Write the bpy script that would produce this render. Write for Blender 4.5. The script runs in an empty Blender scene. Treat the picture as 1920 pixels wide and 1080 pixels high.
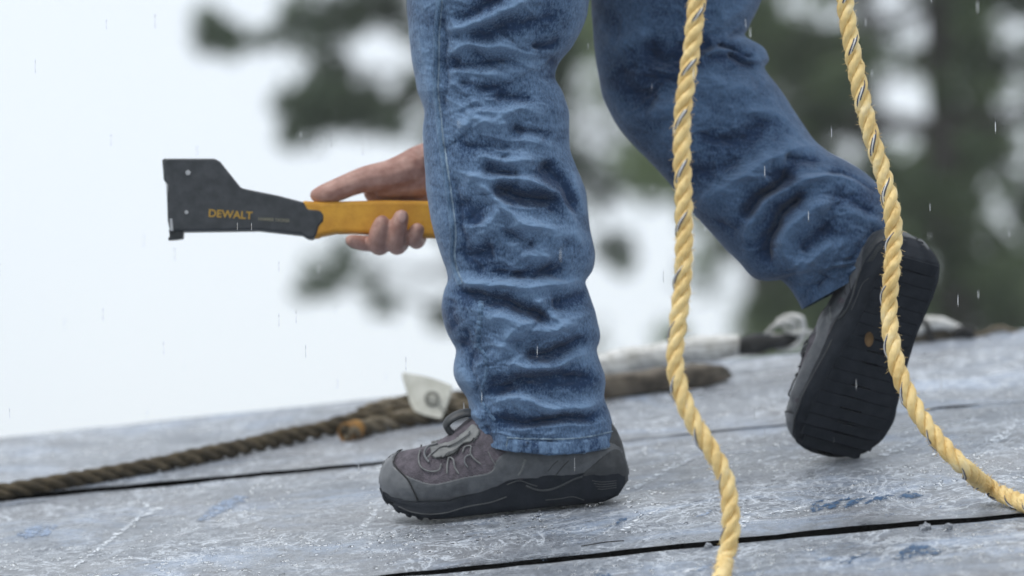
import bpy, bmesh, math, random
import numpy as np
from math import sin, cos, pi, radians, sqrt
from mathutils import Vector, Matrix
from mathutils.bvhtree import BVHTree

random.seed(7); rng = np.random.default_rng(7)
S = bpy.context.scene
COL = S.collection

# ------------------------------------------------------------------ camera
PITCH = radians(4.0)
CAM_D, CAM_U, CAM_R = np.array([0, cos(PITCH), sin(PITCH)]), np.array([0, -sin(PITCH), cos(PITCH)]), np.array([1., 0, 0])
def ray(x, y): return CAM_D + CAM_R*(x-960)/1920*.18 + CAM_U*(540-y)/1920*.18
CAM = -7.1*ray(945, 960)                       # the standing foot is the origin
cam = bpy.data.cameras.new('camera'); cam.lens = 200; cam.sensor_width = 36
cam.clip_start = .1; cam.clip_end = 3000
cam.dof.use_dof = True; cam.dof.focus_distance = 6.88; cam.dof.aperture_fstop = 3.9
co = bpy.data.objects.new('camera', cam); COL.objects.link(co); S.camera = co
co.location = CAM; co.rotation_euler = (pi/2+PITCH, 0, 0)

# ------------------------------------------------------------------ light
W = bpy.data.worlds.new('World'); S.world = W; W.use_nodes = True
nt = W.node_tree; nt.nodes.clear()
wo = nt.nodes.new('ShaderNodeOutputWorld'); bg = nt.nodes.new('ShaderNodeBackground')
sky = nt.nodes.new('ShaderNodeTexSky'); sky.sky_type = 'NISHITA'; sky.sun_disc = False
SUN_EL, SUN_AZ = radians(58), radians(-125)     # azimuth from +Y, clockwise
sky.sun_elevation = SUN_EL; sky.sun_rotation = SUN_AZ
mx = nt.nodes.new('ShaderNodeMix'); mx.data_type = 'RGBA'; mx.inputs[0].default_value = .86
tc = nt.nodes.new('ShaderNodeTexCoord'); ns = nt.nodes.new('ShaderNodeTexNoise'); ns.inputs['Scale'].default_value = 2.2; ns.inputs['Detail'].default_value = 4
cr = nt.nodes.new('ShaderNodeValToRGB'); cr.color_ramp.elements[0].position = .3; cr.color_ramp.elements[1].position = .7
cr.color_ramp.elements[0].color = (.80, .87, .95, 1); cr.color_ramp.elements[1].color = (.95, .985, 1.0, 1)
sc = nt.nodes.new('ShaderNodeVectorMath'); sc.operation = 'SCALE'; sc.inputs['Scale'].default_value = 12.1
nt.links.new(tc.outputs['Generated'], ns.inputs['Vector']); nt.links.new(ns.outputs[0], cr.inputs[0])
nt.links.new(cr.outputs[0], sc.inputs[0]); nt.links.new(sc.outputs[0], mx.inputs[7]); nt.links.new(sky.outputs[0], mx.inputs[6])
nt.links.new(mx.outputs[2], bg.inputs[0]); bg.inputs[1].default_value = .1; nt.links.new(bg.outputs[0], wo.inputs[0])
sl = bpy.data.lights.new('sun', 'SUN'); sl.energy = 1.5; sl.angle = radians(22); sl.color = (1, .97, .93)
so = bpy.data.objects.new('sun', sl); COL.objects.link(so)
sd = Vector((sin(SUN_AZ)*cos(SUN_EL), cos(SUN_AZ)*cos(SUN_EL), sin(SUN_EL)))
so.rotation_euler = sd.to_track_quat('Z', 'Y').to_euler()
S.view_settings.view_transform = 'Standard'; S.view_settings.look = 'None'
S.view_settings.exposure = 0; S.view_settings.gamma = 1; S.view_settings.use_curve_mapping = False
S.render.engine = 'CYCLES'; S.cycles.max_bounces = 8; S.cycles.transparent_max_bounces = 8
try: S.cycles.use_denoising = True
except Exception: pass

# ------------------------------------------------------------------ frames of the place
RA, RB = radians(5.6), radians(10.2)
RU = np.array([cos(RA), 0, sin(RA)])
RV = np.array([0, cos(RB), sin(RB)]); RV = RV-RU*RV.dot(RU); RV /= np.linalg.norm(RV)
RN = np.cross(RU, RV)
def P(x, y, Y=0.):                              # the point seen at photo pixel (x, y) at distance plane Y
    r = ray(x, y); return CAM + r*((Y-CAM[1])/r[1])
def F(x, y, lift=0.):                           # the point of the roof seen at (x, y), lifted off it
    r = ray(x, y); return CAM + r*(-(CAM.dot(RN)-lift)/r.dot(RN))
def roof(u, v, h=0.): return RU*u + RV*v + RN*h
def project(p):
    q = np.asarray(p)-CAM; z = q@CAM_D
    return 960+q@CAM_R/z/.18*1920, 540-q@CAM_U/z/.18*1920
K = .18*7.1/1920                                # metres per pixel at the person

# ------------------------------------------------------------------ helpers
def tag(o, label=None, cat=None, group=None, kind=None):
    for k, v in (('label', label), ('category', cat), ('group', group), ('kind', kind)):
        if v: o[k] = v
    return o
def empty(name, loc=(0, 0, 0)):
    o = bpy.data.objects.new(name, None); COL.objects.link(o); o.location = loc; o.empty_display_size = .1; return o
def mesh(name, v, f, mat=None, parent=None, smooth=True, uv=None, loc=None, attrs=None):
    m = bpy.data.meshes.new(name)
    v = np.asarray(v, dtype=float).reshape(-1, 3)
    if loc is not None: v = v-np.asarray(loc)
    f = f.tolist() if isinstance(f, np.ndarray) else f
    m.from_pydata(v.tolist(), [], f)
    if uv is not None:
        l = m.uv_layers.new(name='UVMap'); idx = np.empty(len(m.loops), dtype=np.int32); m.loops.foreach_get('vertex_index', idx)
        l.data.foreach_set('uv', np.asarray(uv, dtype=np.float32)[idx].ravel())
    for k, a in (attrs or {}).items():
        at = m.attributes.new(k, 'FLOAT', 'POINT'); at.data.foreach_set('value', np.asarray(a, dtype=np.float32))
    if mat:
        for q in (mat if isinstance(mat, (list, tuple)) else [mat]): m.materials.append(q)
    if smooth: m.shade_smooth()
    o = bpy.data.objects.new(name, m); COL.objects.link(o)
    if loc is not None: o.location = loc
    if parent: o.parent = parent
    return o
def grid_faces(nr, nc, wrap=True, flip=False):
    i = np.arange(nr-1)[:, None]*nc; j = np.arange(nc if wrap else nc-1)[None]; k = (j+1) % nc
    f = np.stack([i+j, i+k, i+nc+k, i+nc+j], -1).reshape(-1, 4)
    return f[:, ::-1] if flip else f
def spline(pts, n):
    pts = np.asarray(pts, dtype=float); m = len(pts)
    d = np.r_[0, np.cumsum(np.linalg.norm(np.diff(pts[:, :3] if pts.shape[1] > 3 else pts, axis=0), axis=1)**.5)]
    t = np.linspace(0, d[-1], n); out = np.empty((n, pts.shape[1]))
    tg = np.gradient(pts, d, axis=0)
    k = np.clip(np.searchsorted(d, t, side='right')-1, 0, m-2)
    h = (d[k+1]-d[k])[:, None]; s = ((t-d[k])[:, None])/h
    return (2*s**3-3*s**2+1)*pts[k]+(s**3-2*s**2+s)*h*tg[k]+(-2*s**3+3*s**2)*pts[k+1]+(s**3-s**2)*h*tg[k+1]
def even(path, step):
    d = np.r_[0, np.cumsum(np.linalg.norm(np.diff(path, axis=0), axis=1))]; n = max(3, int(d[-1]/step)); t = np.linspace(0, d[-1], n)
    return np.stack([np.interp(t, d, path[:, k]) for k in range(3)], 1), t
def frames(path, ref=(0.02, -1, .03)):
    T = np.gradient(path, axis=0); T /= np.linalg.norm(T, axis=1)[:, None]
    N = np.empty_like(T); n = np.array(ref, dtype=float)
    for i in range(len(T)):
        n = n-T[i]*n.dot(T[i]); n /= np.linalg.norm(n); N[i] = n
    return T, N, np.cross(T, N)
def tube(path, rad, nc=12, ref=(0.02, -1, .03), flat=1., cap=True):
    path = np.asarray(path, dtype=float); T, N, B = frames(path, ref); n = len(path)
    rad = np.broadcast_to(np.asarray(rad, dtype=float), (n,)); a = np.arange(nc)/nc*2*pi
    v = path[:, None]+rad[:, None, None]*(np.cos(a)[None, :, None]*N[:, None]*flat+np.sin(a)[None, :, None]*B[:, None])
    d = np.r_[0, np.cumsum(np.linalg.norm(np.diff(path, axis=0), axis=1))]
    uv = np.stack([np.broadcast_to(a/(2*pi), (n, nc)), np.broadcast_to(d[:, None], (n, nc))], -1).reshape(-1, 2)
    f = grid_faces(n, nc).tolist()
    if cap: f.append(list(range(nc))[::-1]); f.append(list(range((n-1)*nc, n*nc)))
    return v.reshape(-1, 3), f, uv
def join(parts):
    V, Fs, U, o = [], [], [], 0
    for p in parts:
        V.append(np.asarray(p[0])); Fs += [[i+o for i in q] for q in (p[1].tolist() if isinstance(p[1], np.ndarray) else p[1])]
        U.append(p[2] if len(p) > 2 and p[2] is not None else np.zeros((len(p[0]), 2))); o += len(p[0])
    return np.concatenate(V), Fs, np.concatenate(U)
def h3(i, j, k, s):
    n = (i.astype(np.int64)*374761393+j.astype(np.int64)*668265263+k.astype(np.int64)*2147483647+s*974634777) & 0x7fffffff
    n = ((n ^ (n >> 13))*1274126177) & 0x7fffffff
    return ((n ^ (n >> 16)) & 0xffff)/65535.
def vnoise(p, s=0):                             # value noise, -1..1
    p = np.asarray(p); i = np.floor(p).astype(np.int64); f = p-i; f = f*f*f*(f*(f*6-15)+10); r = 0
    for dx in (0, 1):
        for dy in (0, 1):
            for dz in (0, 1):
                w = (f[..., 0] if dx else 1-f[..., 0])*(f[..., 1] if dy else 1-f[..., 1])*(f[..., 2] if dz else 1-f[..., 2])
                r = r+w*h3(i[..., 0]+dx, i[..., 1]+dy, i[..., 2]+dz, s)
    return r*2-1
def fbm(p, o=3, s=0):
    r, a = 0, 1.
    for k in range(o): r = r+a*vnoise(p*2**k+k*17.3, s+k); a *= .5
    return r
def prism(poly, y0, y1):                        # outline in the picture plane given real thickness: poly in px
    n = len(poly); v = [P(x, y, y0) for x, y in poly]+[P(x, y, y0)+np.array([0, y1-y0, 0]) for x, y in poly]
    f = [list(range(n)), list(range(n, 2*n))[::-1]]+[[i, i+n, (i+1) % n+n, (i+1) % n] for i in range(n)]
    return v, f
def bevel(o, w, seg=2, ang=30):
    m = o.modifiers.new('bevel', 'BEVEL'); m.width = w; m.segments = seg; m.limit_method = 'ANGLE'; m.angle_limit = radians(ang); return o

def inside(poly, X, Y):
    c = np.zeros(X.shape, bool); n = len(poly); j = n-1
    for i in range(n):
        (xi, yi), (xj, yj) = poly[i], poly[j]
        k = ((yi > Y) != (yj > Y)) & (X < (xj-xi)*(Y-yi)/(yj-yi+1e-12)+xi); c ^= k; j = i
    return c

# ------------------------------------------------------------------ materials
class Mat:
    def __init__(s, name, color=(.5, .5, .5), rough=.5, **kw):
        s.m = bpy.data.materials.new(name); s.m.use_nodes = True; s.t = s.m.node_tree
        s.b = s.t.nodes['Principled BSDF']; s.b.inputs['Base Color'].default_value = (*color, 1); s.b.inputs['Roughness'].default_value = rough
        for k, v in kw.items(): s.b.inputs[k.replace('_', ' ')].default_value = v
        s.height = None
    def n(s, t, **kw):
        q = s.t.nodes.new(t)
        for k, v in kw.items():
            if hasattr(q, k): setattr(q, k, v)
            else: q.inputs[k.replace('_', ' ')].default_value = v
        return q
    def l(s, a, b): s.t.links.new(a, b)
    def co(s, kind='Object', scale=(1, 1, 1)):
        c = s.n('ShaderNodeTexCoord'); mp = s.n('ShaderNodeMapping'); mp.inputs['Scale'].default_value = scale
        s.l(c.outputs[kind], mp.inputs[0]); return mp.outputs[0]
    def noise(s, vec, scale, detail=3, rough=.55, dist=0):
        q = s.n('ShaderNodeTexNoise', Scale=scale, Detail=detail, Roughness=rough, Distortion=dist); s.l(vec, q.inputs['Vector']); return q.outputs[0]
    def ramp(s, fac, stops):
        r = s.n('ShaderNodeValToRGB'); e = r.color_ramp.elements
        while len(e) < len(stops): e.new(.5)
        for q, (p, c) in zip(e, stops): q.position = p; q.color = (*c, 1) if len(c) == 3 else c
        s.l(fac, r.inputs[0]); return r.outputs[0]
    def mix(s, fac, a, b, mode='MIX'):
        q = s.n('ShaderNodeMix'); q.data_type = 'RGBA'; q.blend_type = mode
        for v, i in ((fac, 0), (a, 6), (b, 7)):
            if hasattr(v, 'links') or hasattr(v, 'is_linked'): s.l(v, q.inputs[i])
            else: q.inputs[i].default_value = v if i == 0 else (*v, 1)
        return q.outputs[2]
    def math(s, op, a, b=0.):
        q = s.n('ShaderNodeMath'); q.operation = op
        for v, i in ((a, 0), (b, 1)):
            if hasattr(v, 'is_linked'): s.l(v, q.inputs[i])
            else: q.inputs[i].default_value = v
        return q.outputs[0]
    def color(s, o): s.l(o, s.b.inputs['Base Color'])
    def bump(s, h, dist=.001, strength=1.):
        q = s.n('ShaderNodeBump'); q.inputs['Distance'].default_value = dist; q.inputs['Strength'].default_value = strength
        s.l(h, q.inputs['Height'])
        if s.height: s.l(s.height, q.inputs['Normal'])
        s.height = q.outputs[0]; s.l(s.height, s.b.inputs['Normal'])
def denim(name, lo, hi, seam=False):
    d = Mat(name, rough=.9); v = d.co('Object')
    a = d.noise(v, 22, 4, .6, .6); b = d.noise(d.co('Object', (1, 1, .45)), 420, 3, .7)
    at = d.n('ShaderNodeAttribute', attribute_name='wear_shading')
    f = d.math('ADD', d.math('MULTIPLY', a, .30), d.math('MULTIPLY', b, .70)); f = d.math('ADD', f, d.math('MULTIPLY', at.outputs['Fac'], .20))  # crest highlights and valley shade enter the colour along with the fading
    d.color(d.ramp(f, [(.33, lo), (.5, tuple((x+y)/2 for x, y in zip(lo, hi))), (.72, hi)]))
    d.bump(b, .0009, .8); d.bump(d.noise(v, 130, 3, .6), .0022, .5)
    d.b.inputs['Sheen Weight'].default_value = .15; d.b.inputs['Specular IOR Level'].default_value = .25
    return d.m
M = {}
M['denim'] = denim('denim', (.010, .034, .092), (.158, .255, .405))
M['denim_far_shaded'] = denim('denim_shaded', (.007, .026, .074), (.088, .155, .268))  # same jeans denim, shade of the rear leg put into its colour
M['seam'] = denim('denim_seam', (.02, .055, .12), (.16, .26, .40))
M['seam_edge'] = denim('denim_seam_edge', (.07, .12, .19), (.32, .42, .53))

def roof_mat():
    d = Mat('wet_grey_roof_sheet', rough=.4); v = d.co('Object')
    st_ = d.co('Object', (1, .42, 1)); s2 = d.noise(st_, 85, 6, .78, .3); s3 = d.noise(st_, 260, 3, .75)
    base = d.ramp(s2, [(.34, (.09, .10, .12)), (.46, (.155, .173, .204)), (.56, (.19, .21, .245)), (.68, (.30, .325, .37))])
    bl = d.ramp(d.noise(d.co('Object', (1, 1.3, 1)), 4.5, 7, .72, .8), [(.50, (0, 0, 0)), (.64, (1, 1, 1))])
    base = d.mix(d.math('MULTIPLY', bl, .5), base, (.36, .47, .66))
    br = d.ramp(d.noise(v, 3, 4, .6), [(.45, (0, 0, 0)), (.7, (1, 1, 1))])
    base = d.mix(d.math('MULTIPLY', br, .5), base, (.21, .20, .20))
    mask = d.ramp(d.noise(v, 5, 4, .65), [(.40, (0, 0, 0)), (.56, (1, 1, 1))])
    for k, (sc_, w) in enumerate(((11, .018), (24, .025), (60, .045))):      # pale crinkle lines
        n = d.noise(d.co('Object', (.9, .55, 1)), sc_, 5, .62, 1.1+.5*k); q = d.math('ABSOLUTE', d.math('SUBTRACT', n, .5))
        ln = d.ramp(q, [(0, (1, 1, 1)), (w, (0, 0, 0))])
        base = d.mix(d.math('MULTIPLY', d.math('MULTIPLY', ln, mask if k < 2 else 1.0), (.85, .75, .22)[k]), base, (.66, .71, .78))
    wh = d.ramp(d.noise(st_, 70, 8, .8, .8), [(.60, (0, 0, 0)), (.64, (1, 1, 1))])
    base = d.mix(d.math('MULTIPLY', wh, .55), base, (.66, .70, .76))
    dk = d.ramp(d.noise(st_, 150, 4, .8), [(.59, (0, 0, 0)), (.65, (1, 1, 1))])
    base = d.mix(d.math('MULTIPLY', dk, .32), base, (.10, .105, .12))
    d.color(base)
    d.l(d.ramp(d.noise(v, 9, 5, .6, .5), [(.38, (.22, .22, .22)), (.62, (.50, .50, .50))]), d.b.inputs['Roughness'])
    d.bump(s2, .004, .6); d.bump(s3, .0018, .7)
    vo = d.n('ShaderNodeTexVoronoi', Scale=230.); d.l(v, vo.inputs['Vector'])
    d.bump(d.ramp(vo.outputs['Distance'], [(0, (1, 1, 1)), (.35, (0, 0, 0))]), .0012, .6)
    return d.m
M['roof'] = roof_mat()
M['gap_shade'] = Mat('black_gap_shade', (.002, .002, .002), .95, Specular_IOR_Level=.0).m  # near-black sheet edges and deck: shade of the gaps put into the colour
def skin_paint(name, lo, hi, edge, sc_, stretch=1.):
    d = Mat(name, rough=.5); d.color(d.ramp(d.noise(d.co('Object'), 110, 4, .7), [(.3, lo), (.68, hi)]))
    at = d.n('ShaderNodeAttribute', attribute_name='inner'); n = d.noise(d.co('Object', (1, stretch, 1)), sc_, 6, .75, .6)
    f = d.math('ADD', d.math('MULTIPLY', at.outputs['Fac'], edge), n)
    d.l(d.ramp(f, [(.58, (0, 0, 0)), (.66, (1, 1, 1))]), d.b.inputs['Alpha']); return d.m
M['blue'] = skin_paint('blue_paint', (.012, .05, .13), (.07, .15, .27), .14, 120, .45)
M['blue_faded'] = skin_paint('blue_paint_faded', (.16, .24, .40), (.34, .42, .55), .13, 120, .45)
M['scuff'] = skin_paint('white_scuff', (.55, .60, .68), (.80, .84, .88), .12, 130, .45)
M['water'] = Mat('water', (1, 1, 1), .02, Transmission_Weight=1., IOR=1.33).m
def yellow_rope():
    d = Mat('yellow_rope_fibre', rough=.55); u = d.co('UV', (26, 260, 1))
    f = d.noise(u, 1, 3, .6, .2); g = d.noise(d.co('Object'), 30, 3, .6)
    f2 = d.math('ADD', d.math('MULTIPLY', f, .6), d.math('MULTIPLY', g, .4))
    d.color(d.ramp(f2, [(.33, (.24, .15, .06)), (.41, (.68, .46, .16)), (.52, (.85, .65, .30)), (.63, (.93, .83, .58))]))
    fl = d.ramp(d.noise(d.co('UV', (9, 420, 1)), 1, 2, .7), [(.61, (0, 0, 0)), (.67, (1, 1, 1))])
    r_ = d.b.inputs['Base Color'].links[0].from_socket; d.color(d.mix(d.math('MULTIPLY', fl, .75), r_, (.22, .14, .06)))
    w = d.n('ShaderNodeTexWave', Scale=1., Distortion=1.5); w.wave_type = 'BANDS'; w.bands_direction = 'DIAGONAL'
    d.l(d.co('UV', (7, 150, 1)), w.inputs['Vector'])
    d.bump(w.outputs['Fac'], .0014, .9); d.bump(f, .002, .9)
    d.b.inputs['Subsurface Weight'].default_value = .08; d.b.inputs['Subsurface Radius'].default_value = (.004, .003, .001)
    return d.m
M['yellow'] = yellow_rope()
M['tracer_dark'] = Mat('tracer_dark', (.05, .055, .10), .6).m
M['tracer_white'] = Mat('tracer_white', (.72, .72, .70), .6).m
def old_rope(name, lo, mid, hi):
    d = Mat(name, rough=.85); f = d.noise(d.co('UV', (14, 120, 1)), 1, 4, .65, .4); g = d.noise(d.co('Object'), 45, 4, .65)
    d.color(d.ramp(d.math('ADD', d.math('MULTIPLY', f, .5), d.math('MULTIPLY', g, .5)), [(.36, lo), (.5, mid), (.64, hi)]))
    d.bump(f, .003, .9); d.bump(g, .002, .6); return d.m
M['old'] = old_rope('weathered_rope_fibre', (.016, .012, .006), (.075, .056, .030), (.19, .15, .09))
M['old_pale'] = old_rope('weathered_rope_fibre_pale', (.06, .045, .025), (.17, .14, .095), (.36, .32, .27))
M['old_rust'] = old_rope('rust_stained_rope_fibre', (.06, .03, .01), (.26, .13, .03), (.50, .28, .08))
M['white_web'] = old_rope('dirty_white_webbing', (.36, .35, .32), (.62, .62, .60), (.80, .80, .79))
M['black_web'] = old_rope('black_webbing', (.006, .006, .006), (.02, .02, .02), (.05, .05, .055))
def simple(name, lo, hi, rough, sc=60, bd=.0006, **kw):
    d = Mat(name, rough=rough, **kw); f = d.noise(d.co('Object'), sc, 4, .6); d.color(d.ramp(f, [(.35, lo), (.65, hi)]))
    d.bump(d.noise(d.co('Object'), sc*5, 3, .6), bd, .6); return d.m
M['wood'] = simple('weathered_brown_wood', (.040, .032, .024), (.15, .125, .095), .8, 40, .001)
M['plate'] = simple('pale_plastic_plate', (.50, .50, .44), (.68, .68, .62), .5, 30)
M['grommet'] = simple('dull_grommet', (.14, .14, .12), (.26, .26, .23), .5, 200)
M['black_plastic'] = simple('black_plastic', (.016, .020, .026), (.042, .047, .055), .42, 60, .0004)
M['steel'] = simple('steel', (.35, .36, .38), (.5, .5, .52), .35, 100, Metallic=.9)
M['dark_steel'] = simple('dark_steel', (.02, .022, .025), (.04, .045, .05), .4, 100, Metallic=.4)
M['handle'] = simple('yellow_rubber_handle', (.52, .235, .012), (.66, .33, .025), .55, 50, .0005)
M['print_yellow'] = Mat('yellow_print', (.42, .25, .03), .6).m
M['print_grey'] = Mat('grey_print', (.22, .21, .15), .6).m
M['shoe_grey'] = simple('grey_shoe_leather', (.066, .072, .082), (.105, .112, .124), .42, 90, .0007)
M['shoe_light'] = simple('light_grey_shoe_trim', (.12, .127, .132), (.19, .198, .20), .55, 90, .0005)
M['shoe_lace'] = simple('grey_lace', (.13, .135, .14), (.20, .205, .21), .7, 200)
M['shoe_cap'] = simple('grey_rubber_toe_cap', (.098, .105, .116), (.145, .152, .165), .36, 70, .0004)
d = Mat('mauve_shoe_mesh', rough=.85); f = d.noise(d.co('Object'), 120, 3); d.color(d.ramp(f, [(.35, (.068, .060, .073)), (.65, (.125, .108, .130))]))
vo = d.n('ShaderNodeTexVoronoi', Scale=520.); d.l(d.co('Object'), vo.inputs['Vector']); d.bump(vo.outputs['Distance'], .0008, .8); M['shoe_mesh'] = d.m
M['shoe_dark'] = simple('dark_shoe_foam', (.022, .025, .029), (.042, .046, .052), .5, 90, .0006)
M['sole'] = simple('black_rubber_sole', (.008, .011, .017), (.016, .020, .028), .7, Specular_IOR_Level=.18)
M['sole_line'] = simple('grey_sole_line', (.04, .044, .05), (.065, .07, .075), .5, 90)
M['orange'] = Mat('orange_sole_mark', (.13, .07, .02), .7).m
M['stitch'] = Mat('dark_shoe_stitching', (.02, .02, .022), .8).m
d = Mat('skin', rough=.5); f = d.noise(d.co('Object'), 55, 4, .6)
d.color(d.ramp(f, [(.35, (.34, .17, .135)), (.65, (.52, .31, .255))])); d.bump(d.noise(d.co('Object', (1, 1, 1)), 500, 3), .0006, .5)
d.b.inputs['Subsurface Weight'].default_value = .15; d.b.inputs['Subsurface Radius'].default_value = (.008, .003, .002); M['skin'] = d.m
M['nail'] = Mat('fingernail', (.52, .32, .28), .35).m
M['shirt'] = simple('dark_work_shirt', (.02, .022, .03), (.04, .045, .06), .9, 60)
M['hair'] = simple('dark_hair', (.01, .008, .006), (.03, .02, .015), .7, 200)
d = Mat('bark', rough=.9); f = d.noise(d.co('Object', (6, 6, 1.2)), 3, 5, .65); d.color(d.ramp(f, [(.3, (.035, .03, .027)), (.7, (.10, .088, .08))])); d.bump(f, .03); M['bark'] = d.m
def leaf(name, a, b):
    d = Mat(name, rough=.6); g = d.n('ShaderNodeNewGeometry'); c = d.ramp(g.outputs['Random Per Island'], [(0, a), (1, b)]); d.color(c)
    t = d.n('ShaderNodeBsdfTranslucent'); d.l(c, t.inputs[0]); m2 = d.n('ShaderNodeMixShader'); m2.inputs[0].default_value = .3
    o = d.t.nodes['Material Output']; d.l(d.b.outputs[0], m2.inputs[1]); d.l(t.outputs[0], m2.inputs[2]); d.l(m2.outputs[0], o.inputs[0]); return d.m
M['leaf'] = leaf('oak_leaf', (.05, .082, .045), (.15, .20, .10))
M['leaf_left'] = leaf('oak_leaf_greyer', (.06, .095, .058), (.16, .21, .13))
M['leaf_light'] = leaf('light_green_leaf', (.14, .20, .09), (.25, .33, .16))
M['ground'] = simple('wet_grass', (.03, .05, .02), (.07, .10, .04), .9, 2)
M['wall'] = simple('grey_siding', (.3, .31, .32), (.38, .39, .4), .7, 4)

# ------------------------------------------------------------------ ground
g = 150.
tag(mesh('ground', [(-g, -g, -3.7), (g, -g, -3.7), (g, g, -3.7), (-g, g, -3.7)], [[0, 1, 2, 3]], M['ground'], smooth=False), kind='structure')

# ------------------------------------------------------------------ house with its roof of sheets
house = tag(empty('house', (0, 0, -3.7)), 'low house whose grey sheeted roof the worker walks over, dark gaps between its sheets', 'house')
HL = np.array(house.location)
def hp(name, v, f, m, **k): o = mesh(name, np.asarray(v)-HL, f, m, house, **k); return o
EDGE = lambda u: 1.275+.065*u                    # far edge of the roof
def panel(v0, v1, lift0, lift1, seed):
    nu, nv = 240, 30; us = np.linspace(-2.6, 2.6, nu); t = np.linspace(0, 1, nv)
    a = np.array([v0(u) for u in us]); b = np.array([v1(u) for u in us])
    U, T = np.meshgrid(us, t, indexing='ij'); Vv = a[:, None]*(1-T)+b[:, None]*T
    h = (lift0(U) if callable(lift0) else lift0)*(1-T)+lift1*T + .0016*fbm(np.stack([U*3, Vv*3, U*0+seed], -1), 2, seed)+.0007*vnoise(np.stack([U*22, Vv*22, U*0], -1), seed)
    top = U[..., None]*RU+Vv[..., None]*RV+h[..., None]*RN
    bot = top-RN*.011
    v = np.concatenate([top.reshape(-1, 3), bot.reshape(-1, 3)]); n = nu*nv
    f = grid_faces(nu, nv, False); fb = f[:, ::-1]+n
    def edge(idx): return [[idx[i], idx[i]+n, idx[i+1]+n, idx[i+1]] for i in range(len(idx)-1)]
    e = edge([i*nv for i in range(nu)])+edge([i*nv+nv-1 for i in range(nu)][::-1])+edge(list(range(nv))[::-1])+edge(list(range((nu-1)*nv, nu*nv)))
    o = hp('roof_sheet', v, f.tolist()+fb.tolist()+e, [M['roof'], M['gap_shade']])
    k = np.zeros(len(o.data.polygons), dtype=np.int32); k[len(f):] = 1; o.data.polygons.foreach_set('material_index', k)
    s = np.ones(len(k), dtype=bool); s[len(f)*2:] = False; o.data.polygons.foreach_set('use_smooth', s)
    return o
def interp(xs, ys): return lambda u: float(np.interp(u, xs, ys))
# gap 1 (behind the shoe) is wide on the left, closes in the middle and opens again at the right
g1n = lambda u: .548+.004*sin(u*5)+.002*sin(u*31)+.0015*sin(u*77)
g1w = interp([-2.6, -.67, -.45, -.3, -.15, 0, .1, .3, .57, .60, .63, .66, 2.6], [.02, .016, .026, .022, .014, .008, .002, .0012, .0012, .022, .024, .0015, .001])
g2n = lambda u: -.430-.008*u+.003*sin(u*4+1)+.0012*sin(u*43)+.001*sin(u*97)
g2w = interp([-2.6, -.25, -.1, .1, .22, .3, .42, .6, 2.6], [.006, .008, .013, .022, .027, .024, .030, .014, .008])
sheet_top = panel(lambda u: g1n(u)+g1w(u), EDGE, lambda U: .0004+.12*np.interp(U, [-.7, 0, .1], [.02, .012, .0]), .0, 3)
sheet_mid = panel(lambda u: g2n(u)+g2w(u), g1n, .002, -.001, 5)
sheet_front = panel(lambda u: -1.42, g2n, .003, -.001, 9)
for k in range(3): panel(lambda u, k=k: -1.44-.98*(k+1), lambda u, k=k: -1.44-.98*k-.02, .0, .0, 11+k)
v = [roof(-2.6, -4.4, -.03), roof(2.6, -4.4, -.03), roof(2.6, EDGE(2.6)-.01, -.03), roof(-2.6, EDGE(-2.6)-.01, -.03)]
v += [p-RN*.12 for p in v]
BOX = [[0, 1, 2, 3], [7, 6, 5, 4], [0, 4, 5, 1], [1, 5, 6, 2], [2, 6, 7, 3], [3, 7, 4, 0]]
hp('roof_deck', v, BOX, M['gap_shade'], smooth=False)
bk = [roof(-2.6, EDGE(-2.6), -.004), roof(2.6, EDGE(2.6), -.004), roof(2.6, EDGE(2.6)+3.2, -1.4), roof(-2.6, EDGE(-2.6)+3.2, -1.4)]
hp('back_slope', bk+[p-RN*.1 for p in bk], [q[::-1] for q in BOX], M['roof'], smooth=False)
def gz(x, y): return (-(RN[0]*x+RN[1]*y))/RN[2]
wv = []
for x, y in ((-2.3, -4.0), (2.3, -4.0), (2.3, 3.9), (-2.3, 3.9)):
    z = gz(x, y)-.2 if y < 0 else gz(x, 1.2)-1.55
    wv.append((x, y, z))
hp('wall', [(x, y, -3.7) for x, y, z in wv]+[(x, y, z) for x, y, z in wv], [[0, 1, 5, 4], [1, 2, 6, 5], [2, 3, 7, 6], [3, 0, 4, 7], [4, 5, 6, 7]], M['wall'], smooth=False)

# worn paint marks: thin skins of paint on the sheets, ragged outlines
def paint(sheet, poly, mat, name='paint_mark', lift=.0009, seed=0):
    poly = np.array(poly, dtype=float); c = poly.mean(0); poly = c+(poly-c)*[1.15, 1.7]; n = len(poly)
    X, Y = np.meshgrid(np.arange(poly[:, 0].min(), poly[:, 0].max()+3, 3.), np.arange(poly[:, 1].min(), poly[:, 1].max()+1, 1.), indexing='ij'); I = inside([tuple(q) for q in poly], X, Y)
    D = np.full(X.shape, 1e9)
    for i in range(n):
        a, b = poly[i], poly[(i+1) % n]; ab = b-a; t = np.clip(((X-a[0])*ab[0]+(Y-a[1])*ab[1])/(ab@ab), 0, 1)
        D = np.minimum(D, np.hypot((X-a[0]-t*ab[0])/3, Y-a[1]-t*ab[1]))
    idx = -np.ones(X.shape, int); V = []; A = []; tr = BVH[sheet.name]
    for i, j in zip(*np.nonzero(I)):
        hit = tr.ray_cast(Vector(CAM), Vector(ray(X[i, j], Y[i, j])))[0]
        if hit is not None: idx[i, j] = len(V); V.append(np.array(hit)+RN*lift-HL); A.append(min(1, D[i, j]/3.5))
    f = [[idx[i, j], idx[i, j+1], idx[i+1, j+1], idx[i+1, j]] for i in range(X.shape[0]-1) for j in range(X.shape[1]-1) if min(idx[i, j], idx[i, j+1], idx[i+1, j+1], idx[i+1, j]) >= 0]
    if f: return mesh(name, V, f, mat, sheet, attrs={'inner': A})
BVH = {}
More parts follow.
